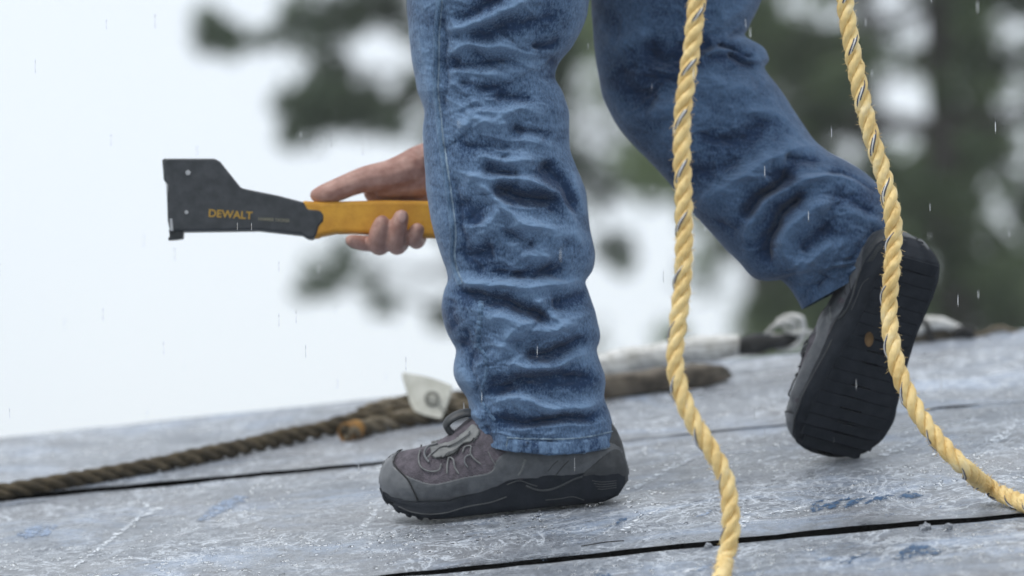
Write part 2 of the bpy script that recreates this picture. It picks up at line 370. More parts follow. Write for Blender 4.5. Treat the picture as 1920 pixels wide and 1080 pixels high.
for s in (sheet_top, sheet_mid, sheet_front):
    BVH[s.name] = BVHTree.FromPolygons([tuple(np.array(q.co)+HL) for q in s.data.vertices], [tuple(p.vertices) for p in s.data.polygons])
    s.matrix_parent_inverse = Matrix.Identity(4)
MARKS = [
 (sheet_mid, [(1518, 950), (1530, 941), (1556, 937), (1540, 946), (1575, 938), (1600, 936), (1568, 950), (1524, 956)], 'blue'),
 (sheet_mid, [(1575, 948), (1600, 938), (1645, 932), (1610, 944), (1590, 951)], 'blue'),
 (sheet_mid, [(1618, 943), (1640, 933), (1680, 928), (1676, 934), (1645, 940)], 'blue'),
 (sheet_mid, [(1682, 931), (1702, 925), (1722, 925), (1735, 931), (1700, 935)], 'blue'),
 (sheet_mid, [(1128, 989), (1152, 982), (1160, 976), (1182, 975), (1165, 983), (1140, 988)], 'blue'),
 (sheet_mid, [(1300, 968), (1318, 962), (1330, 957), (1338, 960), (1320, 968)], 'blue_faded'),
 (sheet_front, [(1675, 1046), (1692, 1034), (1712, 1027), (1738, 1026), (1752, 1033), (1770, 1035), (1745, 1041), (1722, 1040), (1700, 1047)], 'blue'),
 (sheet_front, [(1570, 1052), (1600, 1043), (1640, 1037), (1672, 1036), (1640, 1041), (1610, 1046), (1598, 1053)], 'blue'),
 (sheet_front, [(1608, 1050), (1650, 1047), (1668, 1040), (1662, 1049), (1630, 1053)], 'blue_faded'),
 (sheet_front, [(1528, 1050), (1560, 1045), (1572, 1047), (1545, 1053)], 'blue_faded'),
 (sheet_front, [(1115, 1079), (1130, 1076), (1150, 1077), (1150, 1083), (1118, 1084)], 'blue'),
 (sheet_front, [(1300, 1066), (1330, 1060), (1350, 1061), (1310, 1070)], 'blue_faded'),
 (sheet_mid, [(1160, 985), (1185, 975), (1230, 960), (1262, 950), (1240, 962), (1205, 976), (1175, 988)], 'scuff'),
 (sheet_mid, [(1382, 962), (1402, 955), (1424, 953), (1418, 961), (1395, 964)], 'scuff'),
 (sheet_mid, [(1430, 962), (1470, 955), (1520, 952), (1500, 958), (1450, 963)], 'scuff'),
 (sheet_mid, [(1378, 985), (1395, 975), (1410, 972), (1404, 982), (1388, 995)], 'scuff'),
 (sheet_mid, [(120, 1052), (160, 1030), (205, 1005), (245, 985), (262, 966), (285, 960), (262, 985), (215, 1010), (165, 1036)], 'scuff'),
 (sheet_mid, [(255, 972), (275, 958), (320, 952), (300, 962), (275, 968)], 'scuff'),
 (sheet_mid, [(372, 968), (400, 950), (440, 938), (470, 942), (430, 955), (395, 968)], 'blue_faded'),
 (sheet_mid, [(30, 1000), (70, 988), (110, 990), (90, 1002), (50, 1006)], 'blue_faded'),
 (sheet_mid, [(668, 985), (690, 968), (718, 952), (712, 965), (692, 982)], 'scuff'),
 (sheet_mid, [(1480, 905), (1486, 892), (1500, 878), (1497, 895), (1488, 908)], 'scuff'),
 (sheet_mid, [(1185, 905), (1225, 888), (1290, 868), (1300, 872), (1240, 893), (1200, 908)], 'scuff'),
 (sheet_mid, [(1640, 850), (1700, 828), (1740, 820), (1720, 835), (1670, 850)], 'scuff'),
 (sheet_mid, [(1850, 820), (1890, 800), (1905, 785), (1915, 795), (1890, 818)], 'scuff'),
 (sheet_front, [(1400, 1065), (1440, 1058), (1490, 1055), (1450, 1062), (1415, 1068)], 'scuff'),
 (sheet_front, [(1240, 1075), (1290, 1068), (1330, 1066), (1280, 1076)], 'scuff'),
]
for i, (s, p, m) in enumerate(MARKS): paint(s, p, M[m], seed=i)
def thin_line(sheet, pts, r, mat, name='crayon_line'):
    vv = [F(x, y, .003) for x, y in pts]; v, f, uv = tube(spline(vv, 30) if len(pts) > 2 else np.linspace(vv[0], vv[1], 20), r, 6, flat=.3)
    return mesh(name, v-HL, f, mat, sheet)
thin_line(sheet_mid, [(1540, 975), (1640, 968), (1760, 950), (1830, 943)], .0011, M['blue_faded'])
thin_line(sheet_mid, [(995, 1048), (1020, 1041), (1050, 1036), (1062, 1038), (1050, 1044), (1020, 1050), (1000, 1049)], .0011, M['blue_faded'])
thin_line(sheet_mid, [(1090, 1024), (1140, 1016), (1170, 1014)], .0008, M['stitch'])
# small lumps of debris lying in the front gap
for x, y, r in ((1328, 1024, .005), (1735, 990, .007), (1780, 988, .005)):
    bm = bmesh.new(); bmesh.ops.create_icosphere(bm, subdivisions=2, radius=r)
    for q in bm.verts: q.co *= 1+.3*random.uniform(-1, 1)
    me = bpy.data.meshes.new('pebble'); bm.to_mesh(me); bm.free(); me.materials.append(M['roof']); me.shade_smooth()
    o = bpy.data.objects.new('pebble', me); COL.objects.link(o); o.location = Vector(F(x, y, .001)-HL); o.parent = sheet_front

# water beads and grit on the wet sheets
def beads():
    bm = bmesh.new(); bmesh.ops.create_icosphere(bm, subdivisions=1, radius=1.)
    bv = np.array([q.co[:] for q in bm.verts]); bf = np.array([[q.index for q in f.verts] for f in bm.faces]); bm.free()
    n = 12000; u = rng.uniform(-.85, .95, n); v = rng.uniform(-1.0, 1.2, n); r = .0007+.0022*rng.random(n)**3
    cl = vnoise(np.stack([u*9, v*9, u*0], -1), 4) > -.35
    ok = cl & (np.abs(v-.56) > .045) & (np.abs(v+.41) > .05); u, v, r = u[ok], v[ok], r[ok]; n = len(u)
    st = 1+rng.random(n)*1.2; c = u[:, None]*RU+v[:, None]*RV+.0015*RN
    V = c[:, None]+bv[None, :, 0, None]*RU*(r*st)[:, None, None]+bv[None, :, 1, None]*RV*r[:, None, None]+bv[None, :, 2, None]*RN*(r*.75)[:, None, None]
    f = (bf[None]+(np.arange(n)*len(bv))[:, None, None]).reshape(-1, 3)
    return V.reshape(-1, 3), f
bv_, bf_ = beads()
tag(mesh('rain_water_beads', bv_, bf_, M['water']), kind='stuff')

# ------------------------------------------------------------------ the worker
person = tag(empty('person'), 'person in blue jeans and grey hiking shoes, mid-stride on the roof, one hand held low', 'person')

NEAR = [(765, -520, 1300), (760, -420, 1210), (758, -300, 1150), (760, -150, 1118), (762, 0, 1105), (765, 43, 1096), (769, 85, 1074), (773, 119, 1047), (778, 145, 1041), (783, 172, 1055),
 (790, 190, 1061), (795, 210, 1067), (793, 238, 1067), (793, 262, 1068), (794, 283, 1070), (797, 319, 1083), (800, 362, 1099), (805, 395, 1103), (811, 428, 1107), (819, 455, 1112), (829, 485, 1116), (837, 507, 1111),
 (839, 528, 1098), (833, 545, 1103), (828, 578, 1114), (831, 602, 1120), (839, 625, 1125), (847, 640, 1124), (855, 656, 1119), (851, 684, 1127), (851, 702, 1134), (857, 718, 1136), (866, 732, 1134), (876, 747, 1133), (880, 770, 1142), (877, 791, 1147), (882, 810, 1150), (886, 830, 1153), (888, 860, 1156)]
def hem_y(x): return np.interp(x, [880, 889, 900, 912, 930, 949, 1029, 1091, 1153], [812, 818, 828, 838, 845, 849, 858, 854, 841])
FAR = [(1105, -520, 1500, -500), (1106, -300, 1460, -300), (1108, -120, 1438, -120), (1108, 0, 1427, 0), (1112, 55, 1405, 48), (1117, 110, 1398, 70), (1124, 150, 1432, 92), (1130, 180, 1442, 112), (1146, 215, 1434, 130), (1166, 246, 1462, 168),
 (1195, 280, 1493, 215), (1212, 296, 1522, 258), (1237, 322, 1552, 285), (1262, 352, 1590, 305), (1290, 388, 1628, 330), (1318, 420, 1655, 360), (1350, 455, 1667, 395), (1385, 492, 1672, 430), (1412, 520, 1672, 455), (1436, 526, 1672, 475), (1462, 524, 1672, 500), (1480, 540, 1668, 510), (1495, 562, 1658, 488), (1504, 580, 1652, 500)]

# folds traced as strokes: (kind +ridge / -valley height in mm, width px, points)
NF = [
 (7, 13, [(836, 62), (880, 45), (919, 30), (960, 16), (1000, 2)]), (-8, 16, [(850, 36), (900, 12), (950, -8)]), (-7, 15, [(870, 70), (930, 55), (1000, 38), (1050, 22)]),
 (6, 12, [(845, 108), (868, 88), (932, 88), (1004, 104), (1064, 94)]), (-10, 13, [(1000, 84), (1035, 80), (1055, 76)]), (-10, 14, [(1030, 112), (1042, 125), (1044, 150)]),
 (5, 12, [(834, 136), (880, 140), (930, 142), (978, 136), (1018, 118)]), (-6, 9, [(843, 104), (856, 110), (866, 118)]), (-5, 10, [(840, 122), (900, 120), (960, 118)]), (-5, 12, [(850, 158), (920, 165), (960, 160)]),
 (-6, 13, [(930, 178), (970, 184), (1005, 190)]), (5, 12, [(880, 205), (940, 215), (975, 205), (1020, 215)]), (-7, 13, [(961, 238), (1000, 244), (1042, 255)]), (5, 11, [(974, 257), (1005, 262), (1042, 274)]),
 (5, 13, [(860, 240), (890, 225), (930, 238), (960, 230)]), (-5, 12, [(860, 268), (910, 276), (960, 272)]), (5, 10, [(890, 296), (940, 302), (1016, 302)]),
 (-8, 11, [(905, 318), (940, 324), (978, 328)]), (7, 9, [(866, 322), (895, 332), (932, 338), (985, 341), (1030, 354), (1052, 374), (1066, 400), (1078, 428)]),
 (-17, 13, [(1010, 304), (1030, 316), (1050, 336), (1066, 364), (1082, 402)]), (-15, 14, [(922, 352), (950, 362), (985, 372), (1030, 375), (1050, 380)]), (6, 9, [(1072, 320), (1085, 360), (1094, 400)]),
 (8, 12, [(898, 338), (916, 360), (938, 386), (962, 408), (984, 424), (1012, 428), (1046, 440)]), (5, 11, [(905, 450), (914, 428), (926, 410), (940, 396)]), (-7, 15, [(870, 370), (885, 400), (895, 425)]),
 (-6, 15, [(940, 430), (975, 450), (1010, 462)]), (6, 14, [(1030, 455), (1070, 440), (1098, 455)]), (5, 16, [(950, 455), (985, 480), (1030, 485)]),
 (-10, 15, [(866, 482), (900, 474), (925, 466)]), (-8, 15, [(915, 506), (970, 512), (1030, 508), (1066, 500)]), (9, 11, [(858, 512), (885, 526), (913, 534), (950, 542), (985, 543), (1029, 538), (1065, 530), (1098, 514)]),
 (-13, 14, [(856, 545), (895, 548), (930, 560), (970, 572), (1010, 585), (1028, 598)]), (7, 9, [(1000, 558), (1012, 575), (1028, 590), (1046, 606), (1040, 616)]), (-10, 13, [(1030, 566), (1065, 558), (1100, 548)]), (-9, 16, [(845, 560), (842, 590), (855, 615)]),
 (7, 14, [(905, 590), (950, 600), (1000, 620), (1035, 618), (1075, 600), (1115, 588)]), (5, 12, [(935, 665), (945, 640), (965, 628), (990, 622)]), (-6, 9, [(868, 615), (874, 632), (862, 655)]),
 (-13, 14, [(984, 654), (1000, 664), (1029, 664), (1060, 650), (1100, 634)]), (9, 11, [(955, 680), (980, 692), (1010, 694), (1047, 690), (1080, 672), (1112, 656)]),
 (-15, 17, [(914, 742), (935, 722), (965, 712), (1005, 710), (1047, 706), (1085, 708), (1120, 718)]), (8, 11, [(915, 760), (950, 752), (993, 756), (1030, 764), (1056, 768), (1095, 764), (1130, 750)]),
 (-12, 13, [(920, 778), (950, 788), (980, 790), (1020, 784), (1060, 782), (1100, 780), (1138, 774)]), (6, 9, [(955, 806), (1000, 800), (1050, 798), (1110, 792), (1146, 782)]),
 (8, 12, [(866, 690), (874, 715), (890, 735)]), (-7, 9, [(888, 660), (884, 690), (893, 715), (897, 740)]), (6, 9, [(893, 800), (903, 815), (898, 830)]), (-8, 8, [(912, 795), (920, 812), (926, 830)]), (5, 8, [(884, 775), (896, 780), (905, 790)]),
 (4, 9, [(800, 330), (806, 380), (815, 430)]), (-5, 8, [(836, 20), (832, 80), (836, 150), (840, 215)]), (-5, 7, [(855, 330), (862, 380), (866, 440), (862, 480)]), (5, 14, [(790, 60), (800, 130), (808, 190)]),
]
FF = [
 (7, 18, [(1132, 60), (1150, 90), (1185, 75), (1220, 68)]), (-12, 30, [(1160, 125), (1185, 165), (1235, 190)]), (8, 18, [(1130, 150), (1148, 190), (1180, 222), (1240, 205), (1290, 175), (1330, 135)]), (-14, 26, [(1200, 95), (1260, 110), (1310, 98), (1345, 78)]),
 (11, 13, [(1306, 122), (1325, 106), (1350, 93), (1385, 98), (1420, 116), (1436, 122)]), (-16, 8, [(1350, 78), (1375, 88), (1398, 102), (1418, 108)]), (12, 9, [(1375, 70), (1405, 74), (1430, 80), (1442, 96)]), (-14, 7, [(1366, 100), (1392, 114), (1420, 122)]), (7, 16, [(1345, 40), (1385, 20), (1410, -10)]), (-9, 14, [(1380, 55), (1392, 65), (1400, 60)]),
 (7, 20, [(1320, 150), (1370, 165), (1420, 160)]), (-8, 18, [(1310, 246), (1345, 258), (1378, 260), (1410, 248), (1438, 232)]), (6, 14, [(1390, 215), (1440, 210), (1480, 232), (1500, 262)]), (5, 18, [(1240, 260), (1290, 240), (1340, 215)]),
 (9, 14, [(1300, 388), (1330, 368), (1370, 345), (1404, 326), (1445, 300), (1487, 282), (1520, 275), (1550, 285)]), (-7, 15, [(1230, 300), (1290, 320), (1340, 320), (1390, 295)]), (-8, 10, [(1470, 290), (1500, 296), (1540, 302)]),
 (-18, 15, [(1392, 410), (1408, 386), (1430, 362), (1455, 342), (1485, 318)]), (10, 10, [(1398, 458), (1406, 432), (1424, 402), (1446, 376), (1470, 354), (1500, 340), (1535, 334), (1570, 336), (1605, 344), (1640, 358)]),
 (-18, 11, [(1436, 500), (1436, 460), (1446, 428), (1462, 400), (1484, 380), (1512, 366)]), (-10, 9, [(1545, 322), (1580, 328), (1620, 344), (1650, 362)]), (9, 14, [(1466, 478), (1470, 448), (1492, 418), (1522, 396), (1560, 384)]),
 (-7, 15, [(1500, 470), (1530, 440), (1565, 420)]), (6, 13, [(1490, 520), (1520, 490), (1560, 460)]), (-7, 13, [(1310, 402), (1350, 420), (1385, 440)]), (6, 13, [(1380, 498), (1400, 480), (1405, 462)]), (-6, 12, [(1560, 360), (1600, 376), (1640, 400)]), (5, 14, [(1560, 400), (1610, 405), (1650, 425)]),
]
def fine_creases(seed, n, secs, ang):
    r = random.Random(seed); out = []
    for _ in range(n):
        q = secs[r.randrange(4, len(secs)-1)]; ly, ry = q[1], (q[3] if len(q) > 3 else q[1]); xl, xr = q[0], q[2]
        t = r.uniform(.12, .88); x, y = xl+(xr-xl)*t, ly+(ry-ly)*t; L = r.uniform(22, 62); a = radians(r.choice(ang)+r.uniform(-22, 22)); b = r.uniform(-.35, .35)
        pts = [(x+L*(k-1)*cos(a+b*(k-1)), y+L*(k-1)*sin(a+b*(k-1))) for k in (0, .5, 1, 1.5, 2)]
        out.append((r.choice((-1, 1, 1))*r.uniform(1.2, 2.8), r.uniform(3.5, 6.5), pts))
    return out
def stroke_field(px, py, strokes, gain=1.):
    H = np.zeros_like(px)
    for amp, w, pts in strokes:
        c = spline(pts, 26); x0, x1, y0, y1 = c[:, 0].min()-3*w, c[:, 0].max()+3*w, c[:, 1].min()-3*w, c[:, 1].max()+3*w
        s = (px > x0) & (px < x1) & (py > y0) & (py < y1)
        if not s.any(): continue
        X, Y = px[s], py[s]; best = np.full(X.shape, 1e9); tt = np.zeros(X.shape); sg = np.zeros(X.shape)
        for i in range(len(c)-1):
            a, b = c[i], c[i+1]; ab = b-a; L = ab@ab+1e-9
            t = np.clip(((X-a[0])*ab[0]+(Y-a[1])*ab[1])/L, 0, 1); dx, dy = X-a[0]-t*ab[0], Y-a[1]-t*ab[1]; d = np.hypot(dx, dy)
            k = d < best; best[k] = d[k]; tt[k] = (i+t[k])/(len(c)-1); sg[k] = dy[k]
        ww = w*np.where((sg > 0) == (amp > 0), .78, 1.25)              # steeper below a ridge, above a valley
        H[s] += amp*.001*np.exp(-(best/ww)**1.25)*np.clip(np.minimum(tt, 1-tt)*6+.25, 0, 1)
    return H*gain
def leg(secs, Yc, depth, strokes, nr, nc, hem=None, seed=0, gain=1.):
    """A trouser leg: cross-sections between the traced left and right outlines, given real depth, then folded."""
    s = np.array([(l, y, r, y) if len(q) == 3 else q for q in secs for (l, y, r) in [(q[0], q[1], q[2])]], dtype=float)
    s = spline(s, nr); n = len(s); t = np.linspace(0, 1, n)
    a = np.arange(nc)/nc*2*pi
    ca = np.sign(np.cos(a))*np.abs(np.cos(a))**.92; sa = np.sign(np.sin(a))*np.abs(np.sin(a))**.92
    V = np.empty((n, nc, 3)); Yr = Yc(s[:, 1]); dr = depth(s[:, 1])
    L = np.array([P(q[0], q[1], Y) for q, Y in zip(s, Yr)]); R = np.array([P(q[2], q[3], Y) for q, Y in zip(s, Yr)])
    c, h = (L+R)/2, (R-L)/2; hl = np.linalg.norm(h, axis=1)
    V = c[:, None]+ca[None, :, None]*h[:, None]; V[..., 1] -= sa[None]*(hl*dr)[:, None]
    px, py = project(V.reshape(-1, 3)); px = px.reshape(n, nc); py = py.reshape(n, nc)
    if hem:
        hy = hem(px); z0 = 770.; sy = np.broadcast_to(s[:, 1:2], px.shape); k = np.clip((sy-z0)/(860-z0), 0, None)
        dy = np.where(sy > z0, (z0+k*(hy-z0))-sy, 0); V[..., 2] -= dy*K; py = py+dy
    front = np.clip(sa, 0, 1)[None]**.6*np.ones((n, 1))
    qx = px+6*vnoise(np.stack([px/38, py/38, px*0+seed], -1), seed); qy = py+5*vnoise(np.stack([px/38, py/38, px*0+seed+9], -1), seed+5)
    H = stroke_field(qx, qy, strokes, gain)*front
    tt = np.stack([px/62+py/150, py/38-px/110, np.broadcast_to(sa[None]*1.2, px.shape)+seed], -1)
    tt = tt+.5*np.stack([vnoise(tt*.8, seed+20+k) for k in range(3)], -1)
    nz = fbm(tt, 3, seed+3); rid = 1-np.abs(fbm(tt*1.1+5, 2, seed+7)); rid2 = 1-np.abs(fbm(tt*2.6+9, 2, seed+8))
    small = .0020*nz+.0020*(rid-.6)+.0022*(rid2-.6)+.0014*(1-np.abs(fbm(tt*6+3, 2, seed+11))-.6)+.0005*vnoise(np.stack([px/6, py/6, sa[None]*4+0*px], -1), seed+9)
    back = (1-front)*(.010*(1-np.abs(fbm(np.stack([px/90, py/55, sa[None]*1.5+0*px], -1), 2, seed+13)))-.006)
    D = H+small*(.35+.65*front)+back
    N = np.stack([ca[None]*h[:, 0:1]/hl[:, None]*.45, -sa[None]*np.ones((n, 1)), ca[None]*h[:, 2:3]/hl[:, None]*.45], -1)
    edge = np.clip(np.abs(sa), 0, 1)[None, :, None]
    V = V+D[..., None]*N*(.15+.85*edge)
    wear_shading = np.clip(H/.008, -1, 1)+.5*(rid-.6)  # denim fading on crests, plus painted fold highlights and valley shade
    return V, wear_shading, px, py
def stepf(xs, ys): return lambda v: np.interp(v, xs, ys)
NF = NF+fine_creases(3, 95, NEAR, (-35, 25, 12, 150, -15)); FF = FF+fine_creases(5, 70, FAR, (-35, -50, -20, 15, 120))
V1, w1, px1, py1 = leg(NEAR, stepf([-520, 0, 500, 860], [-.01, -.015, -.005, .0]), stepf([-500, 0, 300, 860], [.8, .82, .86, .74]), NF, 620, 300, hem_y, 1, 1.5)
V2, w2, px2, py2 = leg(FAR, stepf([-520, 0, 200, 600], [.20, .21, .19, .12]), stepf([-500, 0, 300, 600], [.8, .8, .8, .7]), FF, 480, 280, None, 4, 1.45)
def leg_obj(name, V, wear_shading, mat, parent, th=.0018):
    n, m = V.shape[:2]; inner = V[-26:].copy()                     # the cloth turns in at the hem
    c = inner.mean(1, keepdims=True); d = inner-c; inner = c+d*(1-.0022/np.linalg.norm(d, axis=2, keepdims=True).clip(.01)); inner = inner[::-1]
    A = np.concatenate([V, inner]); Wr = np.concatenate([wear_shading, wear_shading[-26:][::-1]*0])
    return mesh(name, A.reshape(-1, 3), grid_faces(n+26, m, flip=True), mat, parent, attrs={'wear_shading': Wr.ravel()})
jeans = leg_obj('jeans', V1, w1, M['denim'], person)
far_leg = leg_obj('trouser_leg', V2, w2, M['denim_far_shaded'], jeans)
jeans['label'] = 'blue denim jeans with creased legs'
T1 = BVHTree.FromPolygons([tuple(p) for p in V1.reshape(-1, 3)], [tuple(q) for q in grid_faces(V1.shape[0], V1.shape[1]).tolist()])
T2 = BVHTree.FromPolygons([tuple(p) for p in V2.reshape(-1, 3)], [tuple(q) for q in grid_faces(V2.shape[0], V2.shape[1]).tolist()])
def cast(tree, x, y, off=0.):
    r = Vector(ray(x, y)).normalized(); hit, nrm, _, _ = tree.ray_cast(Vector(CAM), r)
    if hit is None: return None
    if nrm.dot(r) > 0: nrm = -nrm
    return np.array(hit+nrm*off)
def ribbon(tree, pts, width, th, mat, name, parent, inv=None, nacross=5, n=120):
    c = spline(pts, n); tg = np.gradient(c, axis=0); tg /= np.linalg.norm(tg, axis=1)[:, None]; nn = np.stack([-tg[:, 1], tg[:, 0]], 1)
    ws = np.interp(np.linspace(0, 1, n), np.linspace(0, 1, len(np.atleast_1d(width))), np.atleast_1d(width)) if np.ndim(width) else np.full(n, width)
    rows = []
    for i in range(n):
        row = []
        for k, s in enumerate(np.linspace(-1, 1, nacross)):
            q = c[i]+nn[i]*s*ws[i]/2; e = -.0012 if k in (0, nacross-1) else th
            h = cast(tree, q[0], q[1], e)
            if h is None: row = None; break
            row.append(h)
        if row: rows.append(row)
    if len(rows) < 3: return None
    V = np.array(rows); V[..., 1] = (V[..., 1]+np.vstack([V[:1, :, 1], V[:-1, :, 1]])+np.vstack([V[1:, :, 1], V[-1:, :, 1]]))/3-.0004
    v = V.reshape(-1, 3)
    if inv is not None: v = (np.c_[v, np.ones(len(v))]@np.array(inv).T)[:, :3]
    return mesh(name, v, grid_faces(len(rows), nacross, False), mat, parent, attrs={'wear_shading': .1+.6*vnoise(np.stack([np.repeat(np.arange(len(rows)), nacross)/5., np.zeros(len(v)), np.zeros(len(v))], -1), 77)})  # light and dark of the puckers put into the colour along the strip
ribbon(T1, [(818, -60), (822, 0), (817, 60), (817, 120), (816, 170), (820, 215), (824, 255), (832, 310), (837, 345), (843, 390), (848, 440), (846, 480), (853, 512), (862, 534)], 12, .0013, M['seam'], 'side_seam', jeans)
ribbon(T1, [(825, -60), (829, 0), (824, 60), (823, 120), (822, 170), (827, 215), (831, 255), (839, 310), (844, 345), (850, 390), (855, 440), (853, 480), (860, 512), (868, 530)], 3, .0022, M['seam_edge'], 'seam_edge', jeans, nacross=3, n=200)
ribbon(T1, [(902, 566), (901, 590), (897, 620), (893, 652)], 13, .0016, M['seam'], 'side_seam', jeans)
ribbon(T1, [(898, 652), (908, 664), (912, 684), (910, 706), (904, 728), (903, 750), (914, 772), (928, 788)], 7, .0014, M['seam'], 'side_seam', jeans)
for pts in ([(951, 821), (1000, 823), (1060, 823), (1110, 818), (1148, 809)], [(952, 823), (950, 834), (951, 845)]):
    ribbon(T1, pts, 4.5, .0014, M['seam_edge'], 'hem_stitching', jeans, nacross=3)
hemband = ribbon(T1, [(952, 835), (985, 838), (1030, 841), (1075, 840), (1110, 835), (1140, 828)], 27, .0020, M['denim'], 'hem', jeans, nacross=9)
ribbon(T1, [(953, 847), (990, 851), (1030, 854), (1075, 852), (1115, 846), (1146, 838)], 5, .0030, M['seam_edge'], 'hem_edge', jeans, nacross=3)
ribbon(T1, [(884, 812), (898, 826), (918, 838), (944, 845)], 7, .0014, M['seam_edge'], 'hem_edge', jeans, nacross=3)
# top of the trousers, above the picture: the seat joins both legs
bm = bmesh.new(); bmesh.ops.create_uvsphere(bm, u_segments=40, v_segments=24, radius=1.)
pc = P(1150, -560, .09)
for q in bm.verts: q.co = Vector(pc)+Vector((q.co.x*.19+.03*q.co.z, q.co.y*.18, q.co.z*.20))
me = bpy.data.meshes.new('trouser_seat'); bm.to_mesh(me); bm.free(); me.materials.append(M['denim']); me.shade_smooth()
o = bpy.data.objects.new('trouser_seat', me); COL.objects.link(o); o.parent = jeans

# ---- shoes, built in their own frame: x towards the toe, y to the outer side, z up
AX = [-.0135, -.012, -.008, 0, .01, .03, .06, .10, .14, .17, .20, .225, .25, .27, .282, .290, .2945]
HT = [.045, .062, .078, .094, .104, .116, .126, .130, .130, .122, .100, .088, .084, .080, .074, .066, .050]
HW = [.004, .014, .022, .029, .033, .036, .037, .039, .044, .048, .051, .052, .049, .042, .032, .020, .005]
HB = [.030, .016, .008, .003, .001, 0, 0, 0, 0, 0, 0, .001, .004, .010, .018, .026, .040]
ST = ([-.0135, -.0024, .0168, .036, .068, .1165, .137, .170, .211, .257, .2815, .2945], [.052, .060, .054, .045, .042, .048, .046, .030, .021, .024, .031, .046])
def shoe_upper(n=150, nc=72):
    x = AX[0]+(AX[-1]-AX[0])*(.5-.5*np.cos(np.linspace(0, pi, n))); ht, hw, hb = (np.interp(x, AX, q) for q in (HT, HW, HB))
    for q in (ht, hw, hb):
        q[1:-1] = np.convolve(q, [.25, .5, .25], 'valid')
        q[3:-3] = np.convolve(q, np.ones(7)/7, 'valid')
    a = np.arange(nc)/nc*2*pi; V = np.empty((n, nc, 3))
    hn = np.sign(np.sin(a))*np.abs(np.sin(a))**.8; wn = np.sign(np.cos(a))*np.abs(np.cos(a))**.62
    mid = (ht+hb+.006)/2; hh = (ht-hb-.006)/2
    z = mid[:, None]+hn[None]*hh[:, None]
    narrow = np.interp(x, [0, .06, .16, .22, .29], [.55, .50, .52, .42, .30])[:, None]
    tp = 1-narrow*np.clip((hn[None]+.25)/1.25, 0, 1)**1.6
    y = wn[None]*hw[:, None]*tp
    V[..., 0] = x[:, None]; V[..., 1] = y; V[..., 2] = z
    bulge = .0014*fbm(np.stack([V[..., 0]*45, V[..., 1]*45, V[..., 2]*45], -1), 2, 31); V[..., 1] += bulge*np.sign(wn)[None]; V[..., 2] += bulge*(hn > .3)[None]
    return V
def shoe_sole(n=150, ns=12):
    x = np.linspace(-.0165, .2985, n); u = .5-.5*np.cos((x-x[0])/(x[-1]-x[0])*pi); x = x[0]+(x[-1]-x[0])*u
    st = np.interp(x, ST[0], ST[1]); hb = np.interp(x, [-.0165, -.010, .0, .02, .22, .245, .27, .29, .2985], [.034, .018, .006, 0, 0, .002, .009, .024, .038])-.001
    hw = np.interp(x, [-.0165, -.013, -.006, .005, .03, .06, .10, .14, .18, .22, .25, .275, .29, .2985], [.004, .017, .028, .035, .039, .040, .040, .044, .050, .055, .052, .042, .026, .004])
    hw[2:-2] = np.convolve(hw, np.ones(5)/5, 'valid')
    rows = []
    for i in range(n):                                             # half section: up the outside, over the rim, down inside
        w, b, t = hw[i], hb[i], st[i]; row = []
        k = min(.012, w*.4)
        prof = [(0, b), (w*.45, b), (w-k, b), (w-.003, b+.003), (w, b+.010 if t-b > .014 else (b+t)/2), (w-.001, b+(t-b)*.5), (w-.0015, b+(t-b)*.75), (w-.003, t), (w-.0055, t+.001), (w-.010, t-.004), (w-.014 if w > .016 else w*.3, b+.012), (0, b+.012)]
        sx = lambda z: x[i]+(max(0, z-.030)*.45*np.clip(1-(x[i]+.0165)/.05, 0, 1) if x[i] < .04 else -max(0, z-.03)*.25*np.clip((x[i]-.26)/.04, 0, 1))
        rows.append([(sx(z), max(p, 0), z) for p, z in prof]+[(sx(z), -max(p, 0), z) for p, z in prof[::-1]])
    V = np.array(rows)
    V[..., 2] += np.where((V[..., 2] < hb[:, None]+.001) & (V[..., 0] > .235), .0016*np.sign(np.sin(V[..., 0]*2*pi/.014)), 0)   # tread
    return V
UP, SO = shoe_upper(), shoe_sole()
H0 = roof(.1445, .005, .004)
near_m = Matrix([(-RU[i], -RV[i], RN[i], H0[i]) for i in range(3)]+[(0, 0, 0, 1)])
yaw = Matrix.Rotation(radians(-2), 4, 'Z'); near_m = near_m@yaw
near_inv = near_m.inverted()
def to_world(v): v = np.asarray(v).reshape(-1, 3); return (np.c_[v, np.ones(len(v))]@np.array(near_m).T)[:, :3]
TU = BVHTree.FromPolygons([tuple(p) for p in to_world(UP)], [tuple(q) for q in grid_faces(UP.shape[0], UP.shape[1]).tolist()])
TS = BVHTree.FromPolygons([tuple(p) for p in to_world(SO)], [tuple(q) for q in grid_faces(SO.shape[0], SO.shape[1]).tolist()])
def cap(V):
    n, m = V.shape[:2]; f = grid_faces(n, m).tolist(); f.append(list(range(m))[::-1]); f.append(list(range((n-1)*m, n*m))); return f
SHOE = []                                                          # (name, verts, faces, material, mirrored overlays too?)
SHOE.append(('shoe', UP.reshape(-1, 3), cap(UP), M['shoe_mesh']))
SHOE.append(('sole', SO.reshape(-1, 3), cap(SO), M['sole']))
def c4(pts): return [(660+x/3.31, 720+y/3.31) for x, y in pts]
